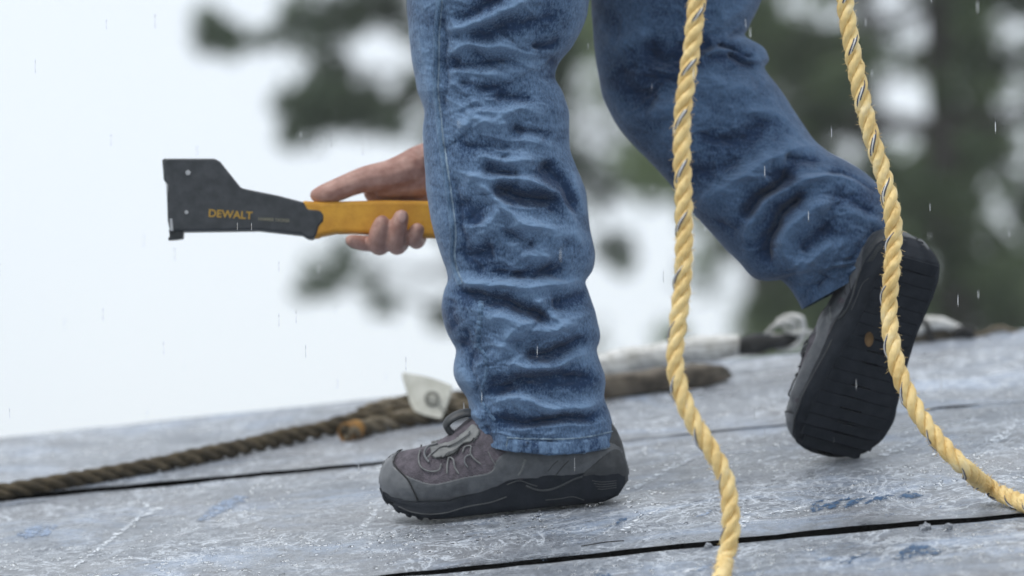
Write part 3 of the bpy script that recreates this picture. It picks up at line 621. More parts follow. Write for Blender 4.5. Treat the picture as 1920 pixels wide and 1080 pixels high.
def overlay(name, poly, mat, th=.0016, tree=None, both=True, step=1.6):
    poly = [tuple(p) for p in spline(list(poly)+[poly[0]], len(poly)*5)[:-1]]
    xs = np.arange(min(p[0] for p in poly)-2, max(p[0] for p in poly)+2, step); ys = np.arange(min(p[1] for p in poly)-2, max(p[1] for p in poly)+2, step)
    X, Y = np.meshgrid(xs, ys, indexing='ij'); I = inside(poly, X, Y); idx = -np.ones(X.shape, int); V = []
    full = I.copy(); full[1:-1, 1:-1] = I[1:-1, 1:-1] & I[:-2, 1:-1] & I[2:, 1:-1] & I[1:-1, :-2] & I[1:-1, 2:]
    for i in range(X.shape[0]):
        for j in range(X.shape[1]):
            if I[i, j]:
                h = cast(tree or TU, X[i, j], Y[i, j], th if full[i, j] else .0001)
                if h is not None: idx[i, j] = len(V); V.append(h)
    f = [[idx[i, j], idx[i, j+1], idx[i+1, j+1], idx[i+1, j]] for i in range(X.shape[0]-1) for j in range(X.shape[1]-1) if min(idx[i, j], idx[i, j+1], idx[i+1, j+1], idx[i+1, j]) >= 0]
    if not f: return
    v = np.array(V); v = (np.c_[v, np.ones(len(v))]@np.array(near_inv).T)[:, :3]
    SHOE.append((name, v, f, mat))
    if both: w = v.copy(); w[:, 1] *= -1; SHOE.append((name, w, [q[::-1] for q in f], mat))
overlay('rand', c4([(330, 560), (400, 590), (500, 618), (600, 600), (700, 575), (790, 560), (860, 540), (890, 480), (950, 420), (1080, 380), (1200, 370), (1330, 370), (1480, 365), (1600, 360), (1680, 420), (1600, 500), (1480, 570), (1300, 600), (1060, 590), (960, 610), (800, 700), (600, 765), (400, 770), (330, 700)]), M['shoe_grey'])
overlay('toe_cap', c4([(470, 350), (400, 362), (330, 400), (275, 450), (262, 500), (300, 545), (345, 590), (380, 650), (415, 730), (400, 780), (300, 765), (200, 700), (150, 600), (160, 480), (220, 390), (320, 345), (420, 325)]), M['shoe_cap'], .0024)
overlay('tongue', c4([(480, 390), (560, 372), (640, 345), (700, 300), (760, 250), (800, 300), (760, 360), (690, 385), (655, 430), (560, 465), (500, 460)]), M['shoe_light'], .0034)
overlay('heel_counter', c4([(1490, 500), (1550, 450), (1640, 400), (1700, 500), (1710, 600), (1600, 640), (1480, 600), (1420, 570)]), M['shoe_dark'], .0030)
overlay('quarter_panel', c4([(1060, 462), (1090, 462), (1075, 510), (1045, 570), (1020, 566), (1045, 520)]), M['shoe_light'], .0024)
def line(name, pts, wpx, mat, tree=None, off=.0024, both=True):
    c = spline(c4(pts), 40); q = [cast(tree or TU, x, y, off) for x, y in c]; q = [p for p in q if p is not None]
    if len(q) < 4: return
    q = np.array(q); q[1:-1] = (q[:-2]+q[1:-1]*2+q[2:])/4
    v, f, _ = tube(q, wpx*K/2, 7); v = (np.c_[v, np.ones(len(v))]@np.array(near_inv).T)[:, :3]
    SHOE.append((name, v, f, mat))
    if both: w = v.copy(); w[:, 1] *= -1; SHOE.append((name, w, [g[::-1] for g in f], mat))
line('stitching', [(265, 490), (280, 450), (340, 400), (400, 372), (460, 362)], 2.2, M['stitch'])
line('stitching', [(262, 495), (300, 545), (345, 585), (380, 650), (412, 715)], 2.6, M['stitch'])
line('stitching', [(530, 468), (580, 460), (640, 440), (670, 415), (690, 385), (740, 370), (765, 345)], 2.8, M['stitch'], off=.004)
line('stitching', [(1260, 570), (1300, 520), (1345, 475)], 1.6, M['stitch'], off=.0018)
line('stitching', [(1215, 540), (1250, 500), (1280, 475)], 1.2, M['stitch'], off=.0018)
LA = M['shoe_lace']
line('lace_loop', [(425, 420), (415, 470), (430, 520), (480, 545), (540, 540), (555, 500)], 3.2, LA)
line('lace_loop', [(590, 560), (595, 500), (605, 460), (630, 470), (640, 520), (665, 560)], 3.4, LA)
line('lace_loop', [(690, 430), (705, 395), (740, 390), (735, 430), (760, 470), (800, 500)], 3.2, LA)
line('lace_loop', [(845, 420), (870, 470), (890, 500)], 2.2, LA)
line('lace', [(470, 470), (520, 430), (560, 400), (620, 390)], 3.4, LA, off=.0045, both=False)
line('lace', [(480, 500), (450, 450), (470, 410), (540, 385)], 4.5, M['shoe_cap'], off=.0045, both=False)
line('lace', [(560, 465), (600, 440), (650, 420), (700, 380)], 3.0, LA, off=.0055, both=False)
line('lace', [(720, 520), (700, 480), (712, 450), (740, 440)], 3.2, M['shoe_cap'])
line('lace', [(600, 400), (660, 370), (720, 330), (740, 300)], 3.0, LA, off=.0055, both=False)
line('sole_line', [(1080, 632), (1140, 655), (1190, 660), (1250, 650), (1310, 625), (1370, 595), (1430, 575)], 3.6, M['sole_line'], TS, .0006)
line('sole_line', [(290, 760), (360, 790), (480, 808), (600, 795), (720, 760), (860, 735), (960, 700)], 2.2, M['sole_line'], TS, .0004)
line('sole_line', [(960, 625), (1040, 600), (1100, 620), (1150, 635)], 2.2, M['sole_line'], TS, .0003)
line('sole_line', [(1200, 720), (1290, 712), (1370, 700), (1440, 720)], 1.6, M['sole_line'], TS, .0003)
for k in range(4): line('sole_line', [(1490+12*k, 600+17*k), (1550, 608+15*k), (1640, 600+14*k)], 1.4, M['sole_line'], TS, .0003)
# pull loop at the top of the tongue
lp = np.array([(.194, .002, .096), (.203, .004, .104), (.205, .006, .113), (.196, .007, .120), (.182, .006, .124), (.171, .003, .122), (.170, -.001, .112), (.180, -.002, .102)])
v, f, _ = tube(spline(lp, 40), .0045, 10, ref=(0, 1, 0), flat=2.2); SHOE.append(('pull_loop', v, f, M['shoe_dark']))
# sole mark and tread blocks seen on the lifted foot
tb = []
for i in range(17):
    x = .002+.0165*i; hw_ = float(np.interp(x, [0, .03, .10, .18, .22, .25, .27, .29], [.030, .036, .036, .046, .050, .046, .036, .02]))
    for s in ((1,) if hw_ > .02 else ()):
        y0, y1 = -hw_*.90, hw_*.90
        
        z = float(np.interp(x, [.22, .245, .27, .29], [0, .002, .009, .024]))-.001; a, b = x, x+.0145; zz = z-.0009
        sk = .004*s
        q = [(a, y0, z+.001), (b, y0, z+.001), (b, y1, z+.001), (a, y1, z+.001), (a, y0, zz), (b, y0, zz), (b, y1, zz), (a, y1, zz)]
        SHOE.append(('tread_lug', q, [q_[::s] for q_ in BOX], M['sole']))
em = [(.118+.009*cos(t)+.004*sin(t), -.014+.0055*sin(t), -.0022) for t in np.linspace(0, 2*pi, 14)[:-1]]
SHOE.append(('sole_mark', em+[(x, y, z-.0012) for x, y, z in em], [list(range(13)), list(range(13, 26))[::-1]]+[[i, (i+1) % 13, (i+1) % 13+13, i+13] for i in range(13)], M['orange']))
# lifted foot: heel up, toe down and away, sole towards the camera
tdir = Vector((-.36, .34, -.86)).normalized(); sdir = Vector((.36, -.89, -.27)); sdir = (sdir-tdir*sdir.dot(tdir)).normalized()
zup = -sdir; yl = zup.cross(tdir)
toe = Vector(P(1548, 842, .15)); org = toe-tdir*.282-zup*.02
far_m = Matrix([(tdir[i], yl[i], zup[i], org[i]) for i in range(3)]+[(0, 0, 0, 1)])
def build_shoe(mtx, mirror):
    root = None
    for name, v, f, m in SHOE:
        if name in ('sole_mark', 'tread_lug') and not mirror: continue
        v = np.array(v, dtype=float); f = f if isinstance(f, list) else f.tolist()
        if mirror: v[:, 1] *= -1.24; f = [list(q)[::-1] for q in f]
        o = mesh(name, v, f, m, smooth=name != 'tread_lug')
        if name == 'shoe':
            o.data.materials.append(M['shoe_dark'])
            for p in o.data.polygons:
                if p.center.x < .03 and p.center.z < .10: p.material_index = 1
        if root is None: root = o; o.parent = person; o.matrix_local = mtx
        else: o.parent = root
    return root
shoe1 = build_shoe(near_m, False); shoe2 = build_shoe(far_m, True)
shoe1['label'] = 'grey and mauve hiking shoe flat on the roof'; shoe2['label'] = 'dark shoe lifted on its toe, sole showing'

# ---- hand, arm and upper body: one continuous figure from capsules, remeshed
HY = .165
def chain(pts): return [(np.array(P(x, y, Y)), r*K) for x, y, Y, r in pts]
CH = [
 [(594, 366, HY-.004, 14), (608, 363, HY-.006, 19), (630, 357, HY-.006, 23), (656, 346, HY-.004, 24), (690, 335, HY-.002, 27), (732, 330, HY+.004, 33), (772, 318, HY+.012, 39)],
 [(722, 348, HY+.010, 26), (760, 344, HY+.014, 30), (800, 338, HY+.016, 32), (830, 318, HY+.018, 33)],
 [(745, 316, HY+.010, 22), (780, 300, HY+.014, 27), (815, 290, HY+.018, 33), (860, 240, HY+.02, 38), (900, 160, HY+.02, 42), (950, 40, HY+.02, 46), (1010, -110, HY+.01, 50), (1060, -250, HY, 56), (1000, -420, HY, 62), (930, -640, HY-.02, 74)],
 [(700, 360, HY+.026, 20), (720, 400, HY+.034, 16), (722, 432, HY+.030, 14.5), (703, 454, HY+.010, 16), (686, 456, HY-.008, 16), (666, 453, HY-.020, 14), (656, 450, HY-.024, 11)],
 [(730, 360, HY+.026, 20), (735, 405, HY+.034, 17), (730, 442, HY+.030, 16), (714, 462, HY+.006, 17.5), (706, 455, HY-.018, 18), (709, 436, HY-.029, 17.5), (715, 421, HY-.031, 16), (717, 415, HY-.031, 14)],
 [(760, 360, HY+.026, 20), (765, 405, HY+.034, 17), (760, 442, HY+.030, 16), (746, 461, HY+.004, 18), (741, 453, HY-.020, 18.5), (745, 430, HY-.031, 18), (751, 412, HY-.034, 16.5), (753, 405, HY-.034, 14.5)],
 [(790, 360, HY+.026, 19), (792, 400, HY+.032, 16), (790, 436, HY+.028, 14), (782, 452, HY+.004, 16), (777, 446, HY-.018, 16), (780, 436, HY-.027, 15.5), (783, 430, HY-.029, 14), (784, 428, HY-.029, 13)],
]
def capsule_mesh(chains, step=.5):
    parts = []
    bm = bmesh.new(); bmesh.ops.create_icosphere(bm, subdivisions=2, radius=1.); sv = np.array([q.co[:] for q in bm.verts]); sf = [[q.index for q in f.verts] for f in bm.faces]; bm.free()
    for c in chains:
        a = np.array([np.r_[p, r] for p, r in chain(c)]); a = spline(a, 60)
        d = np.r_[0, np.cumsum(np.linalg.norm(np.diff(a[:, :3], axis=0), axis=1))]; pos = 0.
        while pos <= d[-1]:
            q = np.array([np.interp(pos, d, a[:, k]) for k in range(4)]); parts.append((q[:3]+sv*q[3], sf)); pos += q[3]*step*.6
    return join(parts)
SH = P(930, -640, HY-.02)
v, f, _ = capsule_mesh(CH)
body = mesh('body', v, f, M['skin'], person)
rm = body.modifiers.new('remesh', 'REMESH'); rm.mode = 'VOXEL'; rm.voxel_size = .0019; rm.use_smooth_shade = True
sm = body.modifiers.new('smooth', 'SMOOTH'); sm.factor = .5; sm.iterations = 5
body['label'] = 'bare hand and forearm'
for x, y, Y, rx, rz in ((754, 407, HY-.0445, .0055, .007),):
    bm = bmesh.new(); bmesh.ops.create_uvsphere(bm, u_segments=16, v_segments=10, radius=1.)
    c = Vector(P(x, y, Y))
    for q in bm.verts: q.co = c+Vector((q.co.x*rx, q.co.y*.0016, q.co.z*rz))
    me = bpy.data.meshes.new('fingernail'); bm.to_mesh(me); bm.free(); me.materials.append(M['nail']); me.shade_smooth()
    o = bpy.data.objects.new('fingernail', me); COL.objects.link(o); o.parent = body

# ------------------------------------------------------------------ hammer tacker held in the hand
tk = tag(empty('hammer_tacker', P(600, 410, HY)), 'black and yellow hammer tacker held out level in the hand', 'hammer')
TL = np.array(tk.location)
def tp(name, poly, hw, m, bw=.003, par=None, cy=HY):
    v, f = prism(poly, cy-hw, cy+hw); o = mesh(name, np.array(v)-TL, [q[::-1] for q in f], m, par or tk, smooth=False); bevel(o, bw, 3)
    for p in o.data.polygons: p.use_smooth = False
    return o
tp('head', [(306, 303), (312, 297), (403, 297), (413, 303), (452, 352), (470, 356), (520, 366), (570, 379), (577, 392), (600, 394), (607, 402), (607, 414), (598, 424), (594, 440), (586, 448), (576, 446), (566, 440), (530, 436), (485, 431), (420, 432), (345, 433), (318, 432), (314, 412), (312, 345), (306, 335)], .0165, M['black_plastic'])
tp('front_plate', [(304, 300), (311, 296), (313, 340), (307, 338)], .013, M['dark_steel'], .0008)
ft = tp('staple_foot', [(316, 430), (344, 430), (343, 446), (330, 448), (314, 449), (318, 442)], .012, M['dark_steel'], .0012)
tp('staple_slot', [(318, 410), (323, 410), (325, 433), (319, 433)], .0172, M['steel'], .0003)
tp('handle', [(563, 378), (572, 376), (600, 378), (640, 377), (720, 375), (830, 377), (900, 378), (930, 384), (938, 410), (930, 440), (900, 447), (830, 446), (740, 441), (660, 436), (630, 436), (602, 442), (594, 447), (575, 440), (570, 400)], .0150, M['handle'], .007)
for x, y, r in ((354, 326, .0036), (351, 400, .0026)):
    bm = bmesh.new(); bmesh.ops.create_cone(bm, cap_ends=True, segments=20, radius1=r, radius2=r*.9, depth=.036, matrix=Matrix.Rotation(pi/2, 4, 'X'))
    me = bpy.data.meshes.new('pin'); bm.to_mesh(me); bm.free(); me.materials.append(M['steel'])
    o = bpy.data.objects.new('pin', me); COL.objects.link(o); o.location = Vector(P(x, y, HY)-TL); o.parent = tk
def text(s, x, y, w, size, mat, Y, rot, shear=0., name='lettering'):
    c = bpy.data.curves.new('t', 'FONT'); c.body = s; c.size = size; c.extrude = .0003; c.shear = shear; c.offset = size*.018
    o = bpy.data.objects.new('t', c); COL.objects.link(o); dg = bpy.context.evaluated_depsgraph_get(); me = bpy.data.meshes.new_from_object(o.evaluated_get(dg)); bpy.data.objects.remove(o)
    xs = [q.co.x for q in me.vertices]; k = w/(max(xs)-min(xs))
    R = Matrix.Rotation(rot, 4, 'Y')@Matrix.Rotation(pi/2, 4, 'X')
    for q in me.vertices: q.co = R@Vector((q.co.x*k, q.co.y, q.co.z))
    me.materials.clear(); me.materials.append(mat)
    o = bpy.data.objects.new(name, me); COL.objects.link(o); o.location = Vector(P(x, y, Y)-TL); o.parent = tk; return o
text('DEWALT', 390, 406, 84*K, .0135, M['print_yellow'], HY-.0168, radians(3.5))
text('HAMMER TACKER', 484, 413, 60*K, .0055, M['print_grey'], HY-.0168, radians(3.5))

# ------------------------------------------------------------------ ropes
def laid_rope(name, path, R, lay, mats, label, cat='rope', hand=1, phase=0., tracer=False, group=None, nseg=36, jitter=.0, taper=None, fuzz=None):
    p, d = even(spline(path, 400), lay/34); T, N, B = frames(p)
    root = tag(empty(name, p[-1]), label, cat, group); L = np.array(root.location)
    rs = R/2.05; off = R-rs
    Rk = 1+jitter*vnoise(np.stack([d*18, d*0, d*0+phase], -1), 3)
    if taper is not None: Rk = Rk*np.interp(d/d[-1], *taper)
    al = phase+hand*(2*pi*d/lay+.5*vnoise(np.stack([d*6, d*0, d*0], -1), 8))
    for k in range(3):
        a = al+k*2*pi/3; out = np.cos(a)[:, None]*N+np.sin(a)[:, None]*B
        c = p+out*(off*Rk)[:, None]
        v, f, uv = tube(c, rs*Rk*(1+.05*vnoise(np.stack([d*60, d*0+k, d*0], -1), 5)), nseg, ref=(0.3, -1, .2))
        nn = .0006*vnoise(v*260, 7+k)*(R/.011); cc = np.repeat(c, nseg, 0); w = v-cc; aa = np.tile(np.arange(nseg)/nseg*2*pi, len(p)); dd = np.repeat(d, nseg)
        nn = nn+R*.05*(np.abs(np.cos(aa*5+hand*0+dd*2*pi/lay*2.2*hand))-.5)+R*.012*vnoise(np.stack([aa*6, dd*90, aa*0+k], -1), 61)
        v = v+w/np.linalg.norm(w, axis=1)[:, None]*nn[:, None]
        uv[:, 0] += uv[:, 1]/lay*1.0
        mesh('strand', v-L, f, mats[k % len(mats)], root)
        if tracer and k == 0:
            for mname, dp in (('tracer_dark', -.40), ('tracer_white', -.08), ('tracer_dark', .22)):
                ps = hand*(-2*pi*d/lay*.985)-phase+dp+.4*vnoise(np.stack([d*5, d*0, d*0+2], -1), 18)
                tang = np.cross(out, T)*-1
                q = c+(rs*Rk*(.80+.235*np.cos(ps)))[:, None]*(np.cos(ps)[:, None]*out+np.sin(ps)[:, None]*tang)
                v2, f2, u2 = tube(q, .0010, 6); mesh('tracer_yarn', v2-L, f2, M[mname], root)
    if fuzz:
        fv = []
        for i in range(fuzz):
            j = int(rng.integers(2, len(p)-2)); a = rng.uniform(0, 2*pi); o_ = np.cos(a)*N[j]+np.sin(a)*B[j]
            q0 = p[j]+o_*R*.85; dirn = o_*.5+T[j]*rng.uniform(-1, 1)+rng.normal(0, .3, 3); Lf = R*rng.uniform(.25, .6)
            fv.append(tube(np.array([q0, q0+dirn*Lf*.5, q0+dirn*Lf+o_*Lf*.2]), [.00036, .0003, .00018], 3, cap=False))
        v, f, _ = join(fv); o = mesh('loose_fibres', v-L, f, mats[0], root); o['kind'] = 'stuff'
    return root
YR = .0105
LY = [(1324, -260), (1315, -120), (1307, 0), (1300, 70), (1288, 150), (1280, 215), (1279, 290), (1282, 370), (1283, 450), (1280, 530), (1271, 610), (1266, 680), (1276, 735), (1300, 790), (1334, 845), (1360, 895), (1369, 945), (1370, 1000), (1361, 1045)]
lp_ = [P(x, y, -.615-.00003*max(y, 0)) for x, y in LY]+[F(1352, 1086, YR+.004), F(1347, 1125, YR), F(1360, 1175, YR), F(1400, 1230, YR)]
laid_rope('yellow_rope', lp_, YR, .0605, [M['yellow']], 'yellow twisted rope hanging nearer the jeans, its lower end bending across the dark gap', hand=1, phase=.6, tracer=True, group='yellow ropes hanging in front of the worker', jitter=.05, fuzz=1500)
rp_ = [P(1560, -260, -.36), P(1574, -120, -.36), P(1584, 0, -.36), P(1597, 85, -.36), P(1613, 170, -.36), P(1634, 255, -.36), P(1657, 330, -.36), P(1672, 395, -.37), P(1676, 450, -.37), P(1672, 510, -.38), P(1667, 570, -.38), P(1672, 640, -.39), P(1690, 710, -.40), P(1722, 775, -.41), P(1763, 830, -.42), P(1808, 876, -.43)]
rp_ += [F(1858, 915, YR+.008), F(1905, 938, YR), F(1960, 955, YR), F(2020, 962, YR), F(2100, 965, YR)]
laid_rope('yellow_rope', rp_, YR, .0605, [M['yellow']], 'yellow twisted rope sweeping past the lifted shoe down to the roof at the right edge', hand=1, phase=2.3, tracer=True, group='yellow ropes hanging in front of the worker', jitter=.04, fuzz=1500)
# weathered rope lying behind the worker
OR = .0119
br = [F(-420, 975, OR), F(-200, 945, OR), F(-20, 925, OR), F(100, 907, OR), F(250, 880, OR), F(400, 850, OR), F(520, 823, OR), F(610, 803, OR), F(690, 783, OR+.004), F(760, 772, OR+.006), F(830, 765, OR+.004), F(900, 757, OR), F(1020, 742, OR), F(1130, 730, OR), F(1200, 722, OR)]
laid_rope('weathered_rope', br, OR, .082, [M['old']], 'long dark weathered rope lying across the roof behind the shoe', hand=1, phase=.4, jitter=.08, fuzz=500)
sp = [F(652, 812, OR), F(680, 803, OR), F(720, 793, OR*1.1), F(770, 783, OR*1.1), F(830, 772, OR*1.2), F(900, 764, OR*1.2), F(960, 756, OR), F(1040, 748, OR)]
rs_ = laid_rope('rope_end', sp, .0125, .07, [M['old_pale'], M['old'], M['old_pale']], 'short paler rope end with a rust orange cut tip, lashed beside the dark rope', hand=1, phase=1.4, jitter=.12, fuzz=400)
sp2 = [F(672, 778, .014), F(720, 762, .020), F(780, 752, .022), F(850, 748, .02), F(930, 740, .014)]
laid_rope('rope_end', sp2, .0105, .07, [M['old_pale'], M['old'], M['old_pale']], 'pale grey rope piece passing behind the white plate with a ring', hand=1, phase=2.4, jitter=.12)
# whipping of rusty twine round the cut tip
w = even(spline([F(648, 812, OR), F(670, 806, OR)], 20), .001)[0]
hx = np.linspace(0, 1, 300); cc = w[0][None]*(1-hx)[:, None]+w[-1][None]*hx[:, None]; ax = (w[-1]-w[0]); ax /= np.linalg.norm(ax); e1 = np.cross(ax, RN); e1 /= np.linalg.norm(e1)
q = cc+.0128*(np.cos(hx*2*pi*9)[:, None]*e1+np.sin(hx*2*pi*9)[:, None]*np.cross(ax, e1)); v, f, uv = tube(q, .0018, 7)
mesh('whipping', v-np.array(rs_.location), f, M['old_rust'], rs_)

# pale plate with grommet leaning on the rope
def plate():
    o6 = lambda x, y: (600+x/6, 670+y/6)
    poly = [o6(*q) for q in ((925, 155), (1010, 175), (1150, 195), (1300, 235), (1490, 310), (1478, 400), (1430, 540), (1385, 640), (1370, 690), (1310, 680), (1170, 650), (1060, 600), (1010, 510), (985, 420), (945, 300), (918, 200))]
    Yp = float(F(800, 800)[1]); n = len(poly)
    root = tag(empty('grommet_plate', P(800, 780, Yp)), 'pale plastic plate with a ring grommet, standing against the rope behind the shoe', 'plate'); L = np.array(root.location)
    v, f = prism(poly, Yp-.0015, Yp+.0015); v = np.array(v)
    lean = (v[:, 2]-v[:, 2].min())/(np.ptp(v[:, 2])); v[:, 1] += lean*.02+.006*np.sin(lean*3)
    o = mesh('plate', v-L, [q[::-1] for q in f], M['plate'], root, smooth=False); bevel(o, .001, 2)
    c = P(600+1260/6, 670+462/6, Yp)+np.array([0, .0085, 0]); t = np.linspace(0, 2*pi, 33)
    ring = c+np.stack([np.cos(t)*.0085, -.004+0*t, np.sin(t)*.0085], 1); vv, ff, _ = tube(ring, .0024, 8, cap=False); mesh('grommet', vv-L, ff, M['grommet'], root)
    ln = np.array([P(600+1330/6, 670+540/6, Yp-.001), P(600+1380/6, 670+590/6, Yp-.003), P(600+1420/6, 670+620/6, Yp-.004)]); vv, ff, _ = tube(spline(ln, 20), .0016, 6); mesh('cord', vv-L, ff, M['grommet'], root)
plate()

# padded white sling on a wooden batten, right of the standing leg
def slab(name, a, b, w, h, mat, label, cat, lift=0., seed=0, n=60):
    pts = spline([F(*q, lift+h/2) for q in (a if isinstance(a, list) else [a, b])], n)
    root = tag(empty(name, pts[0]), label, cat); L = np.array(root.location); m = 20; t = np.arange(m)/m*2*pi
    T = np.gradient(pts, axis=0); T /= np.linalg.norm(T, axis=1)[:, None]; E = np.cross(T, RN); E /= np.linalg.norm(E, axis=1)[:, None]
    sq = lambda z, e: np.sign(z)*np.abs(z)**e
    e = np.clip(np.minimum(np.arange(n), np.arange(n)[::-1])/7., .1, 1)[:, None, None]**.6
    e = e*np.clip(np.arange(n)[::-1]/14., .5, 1)[:, None, None]**.5; V = pts[:, None]-(1-e)*RN*h*.4+e*(sq(np.cos(t), .35)[None, :, None]*E[:, None]*w/2+sq(np.sin(t), .35)[None, :, None]*RN*h/2)
    V += (.0035*fbm(V*22, 3, seed))[..., None]*np.array([.2, .3, 1.]); f = cap(V)
    part = mesh(cat, V.reshape(-1, 3)-L, f, mat, root); return root
slab('wooden_batten', [(1060, 735), (1150, 724), (1260, 711), (1330, 701), (1368, 694)], None, .05, .030, M['wood'], 'weathered brown wooden batten lying under the white sling behind the leg', 'batten', .001, 3)
def soft(name, pts, rad, mat, label, cat, flat=1., seed=0, amp=.0022, ref=(0, -1, .1), partname='sleeve'):
    p = spline(pts, 90); r = np.interp(np.linspace(0, 1, 90), np.linspace(0, 1, len(rad)), rad); v, f, uv = tube(p, r, 24, flat=flat, ref=ref)
    c = np.repeat(p, 24, 0); d = v-c; d /= np.linalg.norm(d, axis=1)[:, None]; v = v+d*(amp*fbm(v*[30, 30, 60], 3, seed))[:, None]
    return v, f, uv
def thing_of(name, label, cat, parts):
    root = None
    for nm, (v, f, uv), m in parts:
        if root is None: root = tag(empty(name, np.asarray(v).mean(0)), label, cat); L = np.array(root.location)
        mesh(nm, v-L, f, m, root, uv=uv)
    return root
E0 = .030
Ys = float(F(1250, 722)[1])+.045
sl_pts = [P(1050, 704, Ys-.03), P(1120, 690, Ys-.02), P(1165, 683, Ys), P(1205, 673, Ys), P(1250, 665, Ys), P(1300, 656, Ys), P(1345, 652, Ys), P(1388, 647, Ys)]
thing_of('sling', 'dirty white padded sling lying on the wooden batten behind the hanging rope', 'sling', [
 ('sleeve', soft('s', sl_pts, [.018, .019, .021, .020, .019, .0195, .019, .015], 0, '', '', seed=3), M['white_web']),
 ('strap', soft('s', [P(1384, 648, Ys), P(1410, 646, Ys-.01), P(1440, 644, Ys-.01), P(1470, 641, Ys), P(1500, 636, Ys)], [.013, .0135, .010, .011, .008], 0, '', '', seed=5), M['black_web']),
 ('buckle', soft('s', [P(1396, 634, Ys-.006), P(1425, 630, Ys-.012), P(1450, 636, Ys-.012), P(1440, 652, Ys-.014), P(1408, 655, Ys-.01), P(1394, 640, Ys-.006)], [.004]*3, 0, '', '', seed=5, amp=.0005), M['dark_steel'])])
def loop(pts, r, Y, amp=.0008, seed=0):
    return soft('s', [P(x, y, Y+dy) for x, y, dy in pts], [r, r*1.1, r], 0, '', '', seed=seed, amp=amp)
thing_of('knotted_cord', 'loosely knotted white cord on the roof edge beside the lifted shoe', 'cord', [
 ('loop', loop([(1436, 628, 0), (1452, 612, -.01), (1475, 604, -.015), (1492, 612, -.01), (1480, 626, 0), (1456, 632, .01), (1440, 626, .01)], .0040, Ys, seed=1), M['white_web']),
 ('loop', loop([(1458, 604, 0), (1478, 594, -.01), (1500, 598, -.015), (1506, 618, -.01), (1500, 640, -.005), (1480, 650, 0), (1456, 652, .01)], .0048, Ys, seed=2), M['white_web']),
 ('loop', loop([(1462, 598, .01), (1470, 614, .0), (1490, 624, -.012), (1510, 622, -.01), (1530, 630, .01)], .0038, Ys, seed=3), M['white_web'])])
Yr = float(F(1760, 640)[1])+.01
thing_of('frayed_strap', 'frayed white and black strap end lying on the roof edge right of the lifted shoe', 'strap', [
 ('webbing', soft('s', [P(1700, 618, Yr), P(1726, 612, Yr), P(1745, 606, Yr), P(1768, 607, Yr), P(1796, 615, Yr), P(1812, 622, Yr)], [.008, .010, .0105, .009, .006, .005], 0, '', '', seed=6), M['white_web']),
 ('webbing', soft('s', [P(1690, 634, Yr+.02), P(1730, 630, Yr+.02), P(1765, 628, Yr+.02), P(1795, 630, Yr+.02)], [.012, .012, .0125, .010], 0, '', '', seed=7), M['old_pale']),
 ('buckle', soft('s', [P(1788, 627, Yr-.01), P(1802, 624, Yr-.01), P(1818, 624, Yr-.01), P(1826, 626, Yr-.01)], [.008, .0105, .0085], 0, '', '', seed=8), M['black_web']),
 ('webbing', soft('s', [P(1722, 596, Yr-.01), P(1734, 604, Yr-.01), P(1742, 622, Yr-.01), P(1748, 640, Yr-.01)], [.003, .004, .005], 0, '', '', seed=9, amp=.0006), M['black_web'])])
thing_of('cord_offcut', 'thin pale cord arching over the roof edge at the far right', 'cord', [
 ('cord', loop([(1822, 622, 0), (1832, 628, 0), (1845, 626, 0), (1862, 617, 0), (1880, 615, 0), (1900, 622, 0), (1918, 624, .01)], .0038, Yr+.01, .0004, 4), M['old_pale'])])

# ------------------------------------------------------------------ trees
def leaves(centres, rads, counts, size):
    C_ = np.repeat(centres, counts, 0); Rr = np.repeat(rads, counts); n = len(C_)
    d = rng.normal(size=(n, 3)); d /= np.linalg.norm(d, axis=1)[:, None]; p = C_+d*(Rr*rng.random(n)**.45)[:, None]
    a = rng.normal(size=(n, 3)); a /= np.linalg.norm(a, axis=1)[:, None]; b = np.cross(a, rng.normal(size=(n, 3))); b /= np.linalg.norm(b, axis=1)[:, None]
    s = size*(.6+.8*rng.random(n)); A = a*s[:, None]; B_ = b*(s*.42)[:, None]; N_ = np.cross(a, b)*(s*.12)[:, None]
    V = np.stack([p-A*.5, p+B_*.5+N_, p+A*.5, p-B_*.5+N_], 1).reshape(-1, 3)
    return V, np.arange(n*4).reshape(-1, 4)
def limb(a, b, r0, r1, sag=.05, n=14, seed=0):
    t = np.linspace(0, 1, n)[:, None]; L = np.linalg.norm(b-a); p = a+(b-a)*t+np.stack([vnoise(np.c_[t*3, t*0+k, t*0+seed], 40+k)[:] for k in range(3)], -1).reshape(n, 3)*L*sag*np.sin(t*pi)
    return tube(p, r0+(r1-r0)*t[:, 0], 8)
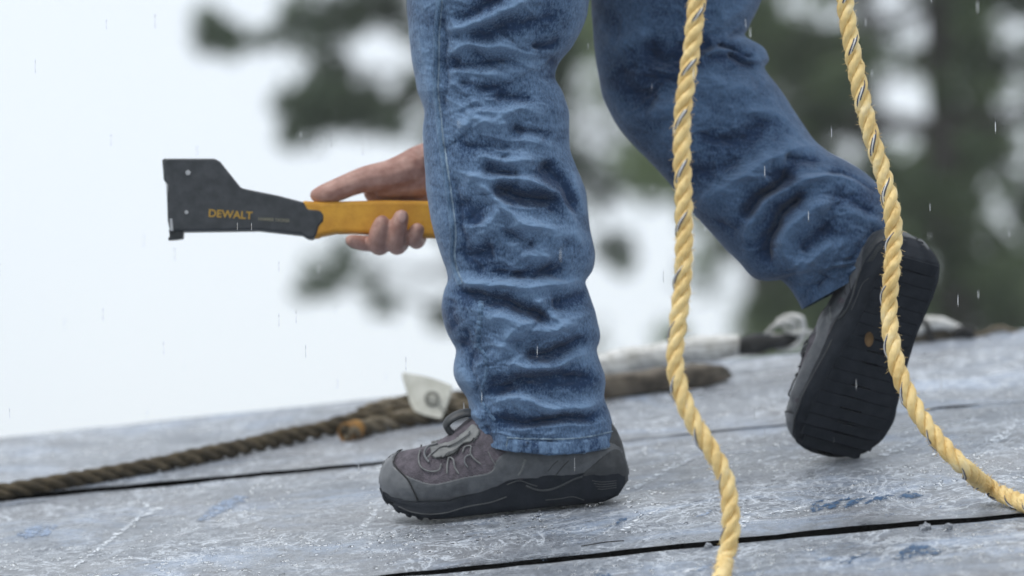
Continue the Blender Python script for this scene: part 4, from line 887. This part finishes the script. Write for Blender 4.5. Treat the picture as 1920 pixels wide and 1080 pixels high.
def tree(base, top, r, centres, rads, counts, lsize, lmat, label, ntw=40, group='trees beyond the roof', hubs=5):
    root = tag(empty('leafy_tree', base), label, 'tree', group); L = np.array(base)
    t = np.linspace(0, 1, 30)[:, None]; tr = base+(top-base)*t+np.c_[.10*np.sin(t*5), .1*np.sin(t*4+1), t*0]
    v, f, uv = tube(tr, r*(1-.75*t[:, 0]), 14); mesh('trunk', v-L, f, M['bark'], root)
    hub = []
    for k in range(hubs):                                        # main limbs aim at the middle of sets of clumps
        c = centres[rng.integers(len(centres))]; s = tr[int(rng.integers(12, 28))]; s = tr[np.argmin(np.abs(tr[:, 2]-(c[2]-abs(c[0]-s[0])*.5)))]
        hub.append((s, c)); v, f, uv = limb(s, c, r*.35, r*.07, .1, seed=k); mesh('limb', v-L, f, M['bark'], root)
    tw = []; hc = np.array([s+(c-s)*q for s, c in hub for q in (.35, .6, .85, 1.)]+[q for q in tr[10:]])
    for i in rng.permutation(len(centres))[:ntw]:
        c = centres[i]; j = np.argmin(np.linalg.norm(hc-c, axis=1)); tw.append(limb(hc[j], c, r*.06, r*.015, .12, 8, i))
    v, f, _ = join(tw); mesh('twigs', v-L, f, M['bark'], root)['kind'] = 'stuff'
    v, f = leaves(centres, rads, counts, lsize); o = mesh('crown', v-L, f, lmat, root, smooth=False); o['kind'] = 'stuff'; return root
def clump(px, py, Y): return P(px, py, Y)
# tree whose branches reach out to the left above and below the hammer
D1 = 18.
LC = [(400, 62, 46, 9), (430, 85, 26, 6), (385, 35, 22, 4), (478, 78, 20, 5), (520, 60, 24, 5), (566, 28, 44, 7), (600, 60, 30, 6), (632, 30, 46, 8), (680, 12, 42, 8), (735, 8, 46, 8), (620, 115, 34, 6), (640, 150, 34, 6), (590, 165, 30, 5),
 (555, 195, 44, 8), (566, 240, 42, 8), (600, 215, 40, 8), (640, 195, 46, 8), (685, 185, 34, 7), (690, 225, 36, 7), (735, 225, 32, 6), (760, 190, 30, 5), (775, 150, 26, 5), (545, 262, 22, 5), (650, 225, 30, 6), (700, 160, 20, 4), (780, 60, 26, 5),
 (600, 515, 36, 4), (575, 535, 30, 3), (640, 480, 26, 4), (655, 520, 26, 2), (722, 570, 26, 5), (705, 515, 22, 3), (690, 545, 22, 2), (640, 455, 20, 3), (745, 250, 24, 4), (560, 90, 20, 3),
 (450, 72, 18, 4), (500, 75, 18, 4), (540, 50, 22, 5), (585, 95, 18, 4), (600, 140, 22, 4), (660, 60, 18, 3), (640, 165, 22, 4), (715, 190, 22, 4), (640, 500, 22, 3), (665, 470, 22, 3), (620, 545, 18, 2), (1160, 470, 34, 6), (1130, 460, 24, 4), (1175, 500, 20, 3), (1130, 350, 40, 5), (1090, 300, 30, 4)]
for i in range(150):
    x = rng.uniform(420, 1500); y = rng.uniform(-900, -60)
    if y < -60-.0*x: LC.append((x, y, rng.uniform(30, 60), 6))
for i in range(50): LC.append((rng.uniform(820, 1060), rng.uniform(-60, 620), rng.uniform(30, 50), 6))
cs = np.array([clump(x, y, D1+rng.uniform(-.8, .8)) for x, y, r, n in LC]); kk = K*(D1+7.1)/7.1
b0 = P(950, 540, D1); b0[2] = -3.7
tree(b0, P(980, -700, D1), .16, cs, np.array([r*1.12 for _, _, r, _ in LC])*kk, np.array([int(n*13*(r/36)**2)+6 for _, _, r, n in LC]), .075, M['leaf_left'], 'leafy tree behind the standing leg, its branches reaching left above the hammer tacker', 150)
# denser tree to the right with the dark trunk
GAPS = [(1690, 215, 74), (1735, 25, 48), (1625, 15, 32), (1905, 60, 40), (1905, 170, 32), (1075, 150, 40), (1100, 200, 30), (1190, 420, 62), (1250, 400, 40), (1180, 560, 66), (1260, 560, 44), (1330, 600, 50), (1600, 295, 26), (1470, 5, 30), (1880, 400, 16), (1545, 40, 20), (1640, 380, 20), (1110, 250, 30), (1450, 470, 20), (1740, 500, 26), (1380, 530, 40), (1060, 560, 60), (1080, 450, 30), (1230, 500, 50), (1130, 290, 26)]
def fill(n, Y, x0, x1, y0, y1, r0, r1, spread, keep=lambda x, y: True):
    out = []
    while len(out) < n:
        x, y, r = rng.uniform(x0, x1), rng.uniform(y0, y1), rng.uniform(r0, r1)
        if any(math.hypot(x-a, y-b) < c+r*.38 for a, b, c in GAPS) or not keep(x, y): continue
        out.append((x, y, r))
    return out
def make(fl, Y, spread, dens, lsize, lmat, bx, label, r, ntw, topy=-900):
    k = K*(Y+7.1)/7.1; cs = np.array([P(x, y, Y+rng.uniform(-spread, spread)) for x, y, _ in fl]); b = P(bx, 540, Y); b[2] = -3.7
    return tree(b, P(bx-20, topy, Y), r, cs, np.array([q[2] for q in fl])*k, np.array([int(dens*(q[2]/36)**2)+3 for q in fl]), lsize, lmat, label, ntw, hubs=8)
f1 = fill(760, 17, 1290, 2500, -700, 640, 24, 52, 1, lambda x, y: x > 1360+.0*y or y < 330)
make(f1, 17., 1.2, 34, .085, M['leaf'], 1792, 'dense dark tree at the right whose trunk rises beyond the roof edge', .14, 120)
f2 = fill(760, 26, 1060, 2400, -500, 640, 30, 60, 2, lambda x, y: x+.5*(300-y) > 1080)
make(f2, 26., 2., 26, .11, M['leaf_light'], 1430, 'lighter green tree seen between the two legs and under the rear knee', .18, 90)

f3 = fill(330, 34, 1000, 1750, -400, 640, 40, 70, 2, lambda x, y: True)
make(f3, 34., 2., 9, .12, M['leaf_left'], 1640, 'thin hazy tree farthest back, seen through the gap between the legs', .18, 90)

# ------------------------------------------------------------------ rain haze in the air
hz = bpy.data.materials.new('rain_haze'); hz.use_nodes = True; hz.node_tree.nodes.clear()
ho = hz.node_tree.nodes.new('ShaderNodeOutputMaterial'); hv = hz.node_tree.nodes.new('ShaderNodeVolumePrincipled')
hv.inputs['Color'].default_value = (.93, .97, 1, 1); hv.inputs['Density'].default_value = .0019; hz.node_tree.links.new(hv.outputs[0], ho.inputs['Volume'])
g = 155.; v = [(-g, -g, -4.8), (g, -g, -4.8), (g, g, -4.8), (-g, g, -4.8)]; v += [(x, y, 7.) for x, y, z in v]
tag(mesh('haze', v, [q[::-1] for q in BOX], hz, smooth=False), kind='stuff')

# ------------------------------------------------------------------ falling rain
bm = bmesh.new(); bmesh.ops.create_icosphere(bm, subdivisions=1, radius=1.); sv = np.array([q.co[:] for q in bm.verts]); sf = np.array([[q.index for q in f.verts] for f in bm.faces]); bm.free()
n = 130; c = np.array([P(rng.uniform(-200, 2100), rng.uniform(-200, 900), rng.uniform(-.9, 1.0)) for _ in range(n)]); r = .00035+.00025*rng.random(n)
V = c[:, None]+sv[None]*r[:, None, None]*np.array([1, 1, 17.])+(sv[None, :, 2:3]*r[:, None, None]*np.array([-.25, 0, 0]))
tag(mesh('raindrops', V.reshape(-1, 3), (sf[None]+(np.arange(n)*len(sv))[:, None, None]).reshape(-1, 3), M['water']), kind='stuff')
